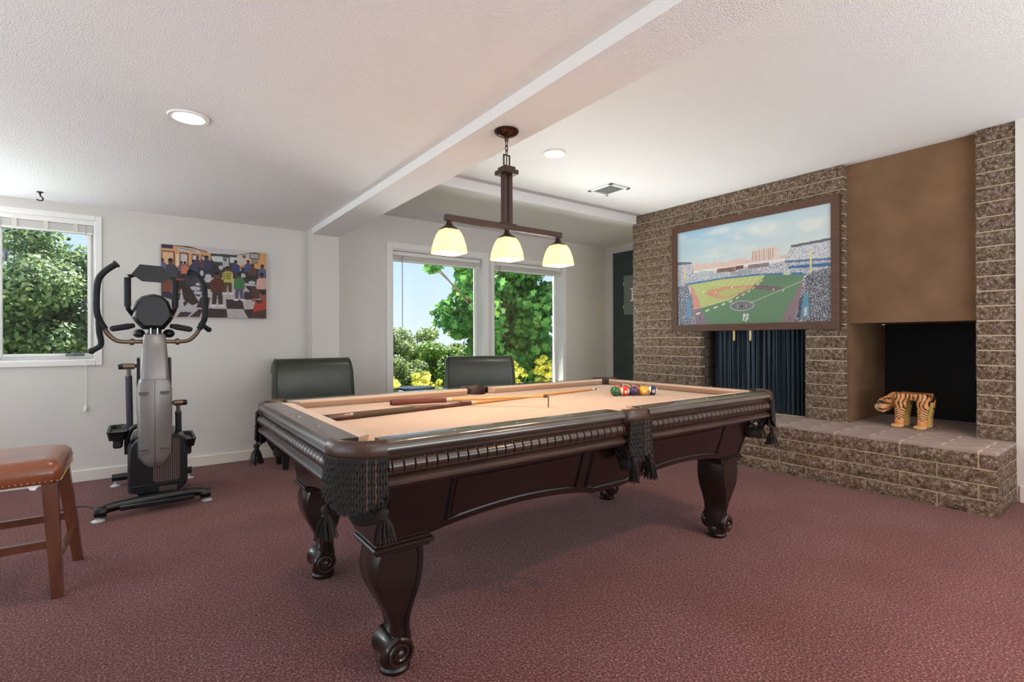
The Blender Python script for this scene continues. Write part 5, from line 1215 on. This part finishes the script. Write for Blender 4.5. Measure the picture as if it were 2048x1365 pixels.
def leaves_mesh(name, clumps, n, size, shape, matl, seed, upb=.5):
    rng = np.random.default_rng(seed); pos, t, b, nr = leaf_frames(clumps, n, rng, upb); sz = size * rng.uniform(.65, 1.35, n); P = np.array(shape); k = len(P)
    co = pos[:, None] + sz[:, None, None] * (P[None, :, 0, None] * t[:, None] + P[None, :, 1, None] * b[:, None]) - (sz[:, None, None] * (np.abs(P[None, :, 0, None]) * .35) * nr[:, None])
    me = bpy.data.meshes.new(name); co = co.reshape(-1, 3); me.vertices.add(len(co)); me.vertices.foreach_set('co', co.ravel().astype(np.float32)); nl_ = n * k; me.loops.add(nl_); me.loops.foreach_set('vertex_index', np.arange(nl_, dtype=np.int32)); me.polygons.add(n); me.polygons.foreach_set('loop_start', np.arange(0, nl_, k, dtype=np.int32)); me.update(calc_edges=True); me.materials.append(matl); return me
def crown(c, r, n, rng, cr=(.25, .42)):
    out = []
    for _ in range(n):
        d = rng.normal(size=3); d /= np.linalg.norm(d); f = rng.random() ** .5 * .85; s = rng.uniform(*cr) * min(r)
        out.append((np.array(c) + d * np.array(r) * f, (s * 1.25, s * 1.25, s * .8)))
    return out
def tree(name, label, base, c, r, nleaf, size, matl, seed, nclump=26, shape=RHOMB, group=None, extra=(), cr=(.25, .42), trunk_r=.12, cat='tree', upb=.5):
    rng = np.random.default_rng(seed); t = thing(name, label, cat, base, group); cl_ = crown(c, r, nclump, rng, cr) + list(extra)
    me = leaves_mesh('foliage', [(a - np.array(base), b) for a, b in cl_], nleaf, size, shape, matl, seed, upb); o = bpy.data.objects.new('foliage', me); C.objects.link(o); o.parent = t; o['kind'] = 'stuff'
    top = Vector((c[0], c[1], c[2] + r[2] * .4)); mbk = MB(); b_ = Vector(base)
    mbk.tube([b_, b_.lerp(top, .35) + Vector((.05, 0, 0)), b_.lerp(top, .7), top], [trunk_r, trunk_r * .8, trunk_r * .5, trunk_r * .15], 8)
    for a, _ in cl_[::2]:
        f = rng.uniform(.25, .7); s_ = b_.lerp(top, f); e_ = Vector(a); mbk.tube([s_, s_.lerp(e_, .5) + Vector((0, 0, .1 * (e_ - s_).length)), e_], [trunk_r * .28, trunk_r * .16, trunk_r * .05], 5)
    mbk.build('trunk', BARK, t); return t, cl_
LF1 = leaf_mat('leaf_blue_green', [(70, 94, 66), (98, 124, 82), (136, 158, 106), (168, 180, 130), (86, 110, 72)], .45); LF2 = leaf_mat('leaf_maple', [(56, 108, 56), (78, 134, 66), (108, 158, 78), (66, 120, 62), (140, 176, 84)], .45); LF3 = leaf_mat('leaf_yellow', [(150, 166, 58), (214, 206, 78), (232, 222, 116), (124, 148, 54), (206, 178, 80), (176, 186, 70)], .45); LF4 = leaf_mat('leaf_far', [(120, 140, 80), (156, 170, 104), (92, 118, 66), (176, 182, 124)]); LF5 = leaf_mat('leaf_mid', [(96, 132, 58), (136, 164, 76), (70, 104, 48), (166, 182, 92)], .4)
tree('broadleaf_tree', 'dense dusty green tree filling the small casement window', (-1.35, 12.3, -1.3), (-1.22, 12.3, 1.0), (1.75, 1.6, 2.5), 60000, .10, LF1, 11, 70, cr=(.22, .36), trunk_r=.16)
tree('low_tree', 'darker bushy tree behind the lower left of the small window', (-3.6, 16.8, -1.3), (-3.6, 16.8, .3), (2.2, 1.6, 1.7), 16000, .13, LF1, 12, 30)
# the maple by the right-hand tall window; its nearest leaves are single pieces
ext = [(np.array((x, y, z)), (a, a * .9, b)) for x, y, z, a, b in ((4.25, 7.7, 2.72, .34, .17), (4.7, 7.6, 2.62, .36, .22), (5.05, 7.8, 2.75, .4, .28), (4.55, 7.6, 2.28, .28, .15), (4.8, 7.7, 2.15, .3, .18), (4.95, 7.7, 2.4, .3, .2), (3.95, 7.6, 2.34, .16, .10), (4.55, 7.6, 1.93, .14, .08), (5.15, 7.8, 1.75, .32, .22), (5.3, 7.9, 1.4, .34, .25), (5.2, 7.8, 1.05, .3, .28), (5.0, 7.8, 1.62, .18, .12), (3.75, 7.7, 2.66, .12, .08), (5.3, 7.8, .75, .34, .22))]
mt, mcl = tree('maple_tree', 'leafy green maple close behind the tall window beside the chimney', (6.6, 9.2, -1.3), (6.75, 8.9, 2.0), (1.9, 1.3, 2.4), 17000, .15, LF2, 21, 46, MAPLE, extra=ext, cr=(.24, .36), trunk_r=.15, upb=.25)
rng = np.random.default_rng(5); front = [(a - np.array((0, .35, 0)), b) for a, b in mcl if 5.2 < a[0] < 7.3 and a[2] < 3.1 and a[2] > .3]
pos, tt, bb_, nn = leaf_frames(front or mcl, 260, rng, .1)
lm = MB(); lm.bm.faces.new([lm.bm.verts.new((x, y, -abs(x) * .3)) for x, y in MAPLE]); lme = lm.mesh('leaf', LF2, None, 0)
for p, a, b, c_ in zip(pos, tt, bb_, nn):
    o = bpy.data.objects.new('leaf', lme); C.objects.link(o); o.parent = mt; s = rng.uniform(.14, .22)
    M = Matrix((Vector(a), Vector(b), Vector(c_))).transposed().to_4x4(); o.matrix_local = Matrix.Translation(Vector(p) - ORIG[mt.name]) @ M @ Matrix.Scale(s, 4)
far = [(8.4, 20, 2.1, 1.35, 'pale green far tree at the left edge of the tall window'), (11.9, 24.8, 2.0, 1.9, 'pale green far tree below the open sky in the tall window'), (11.9, 20, 1.9, 1.35, 'pale green far tree behind the hanging maple branch'), (15.4, 20, 2.3, 1.4, 'pale green far tree mostly hidden by the maple'), (18.8, 24.5, 2.0, 2.0, 'pale green far tree at the chimney side of the windows')]
for i, (x, y, zt_, rr_, lb) in enumerate(far): tree('far_tree', lb, (x, y, -1.3), (x, y, zt_ - 1.5), (rr_, rr_ * .8, 1.6), 9000, .17, LF4, 40 + i, 24, group='far trees beyond the garden', trunk_r=.12)
for i, (x, y, zt_, rx, nl2, m_, lb) in enumerate([(5.3, 11.8, .75, 1.0, 10000, LF4, 'pale round bush at the left edge of the tall window'), (6.6, 12.6, 1.25, .9, 9000, LF5, 'taller green bush in the middle of the left tall window'), (8.3, 14.4, 1.1, 1.0, 9000, LF5, 'bright green bush under the maple branches')]): tree('garden_bush', lb, (x, y, -1.3), (x, y, zt_ - .95), (rx, rx * .8, .95), nl2, .10, m_, 60 + i, 22, group='bushes in the garden', trunk_r=.06, cat='bush')
for i, (x, y, zt_, rx, m_, lb) in enumerate([(2.75, 6.85, .76, .36, LF3, 'yellow-green shrub below the left tall window'), (3.52, 7.0, .80, .36, LF3, 'yellow-green shrub behind the side table'), (4.26, 7.0, .80, .34, LF3, 'yellow shrub behind the second leather chair'), (5.02, 6.85, .92, .36, LF3, 'yellow shrub below the right tall window'), (5.82, 6.9, .92, .36, LF3, 'yellow shrub at the chimney end of the windows')]): tree('shrub', lb, (x, y, -1.3), (x, y, zt_ - .62), (rx, rx * .7, .62), 6500, .05, m_, 80 + i, 60, cr=(.14, .30), group='shrubs along the outside wall', trunk_r=.03, cat='shrub', upb=.9)
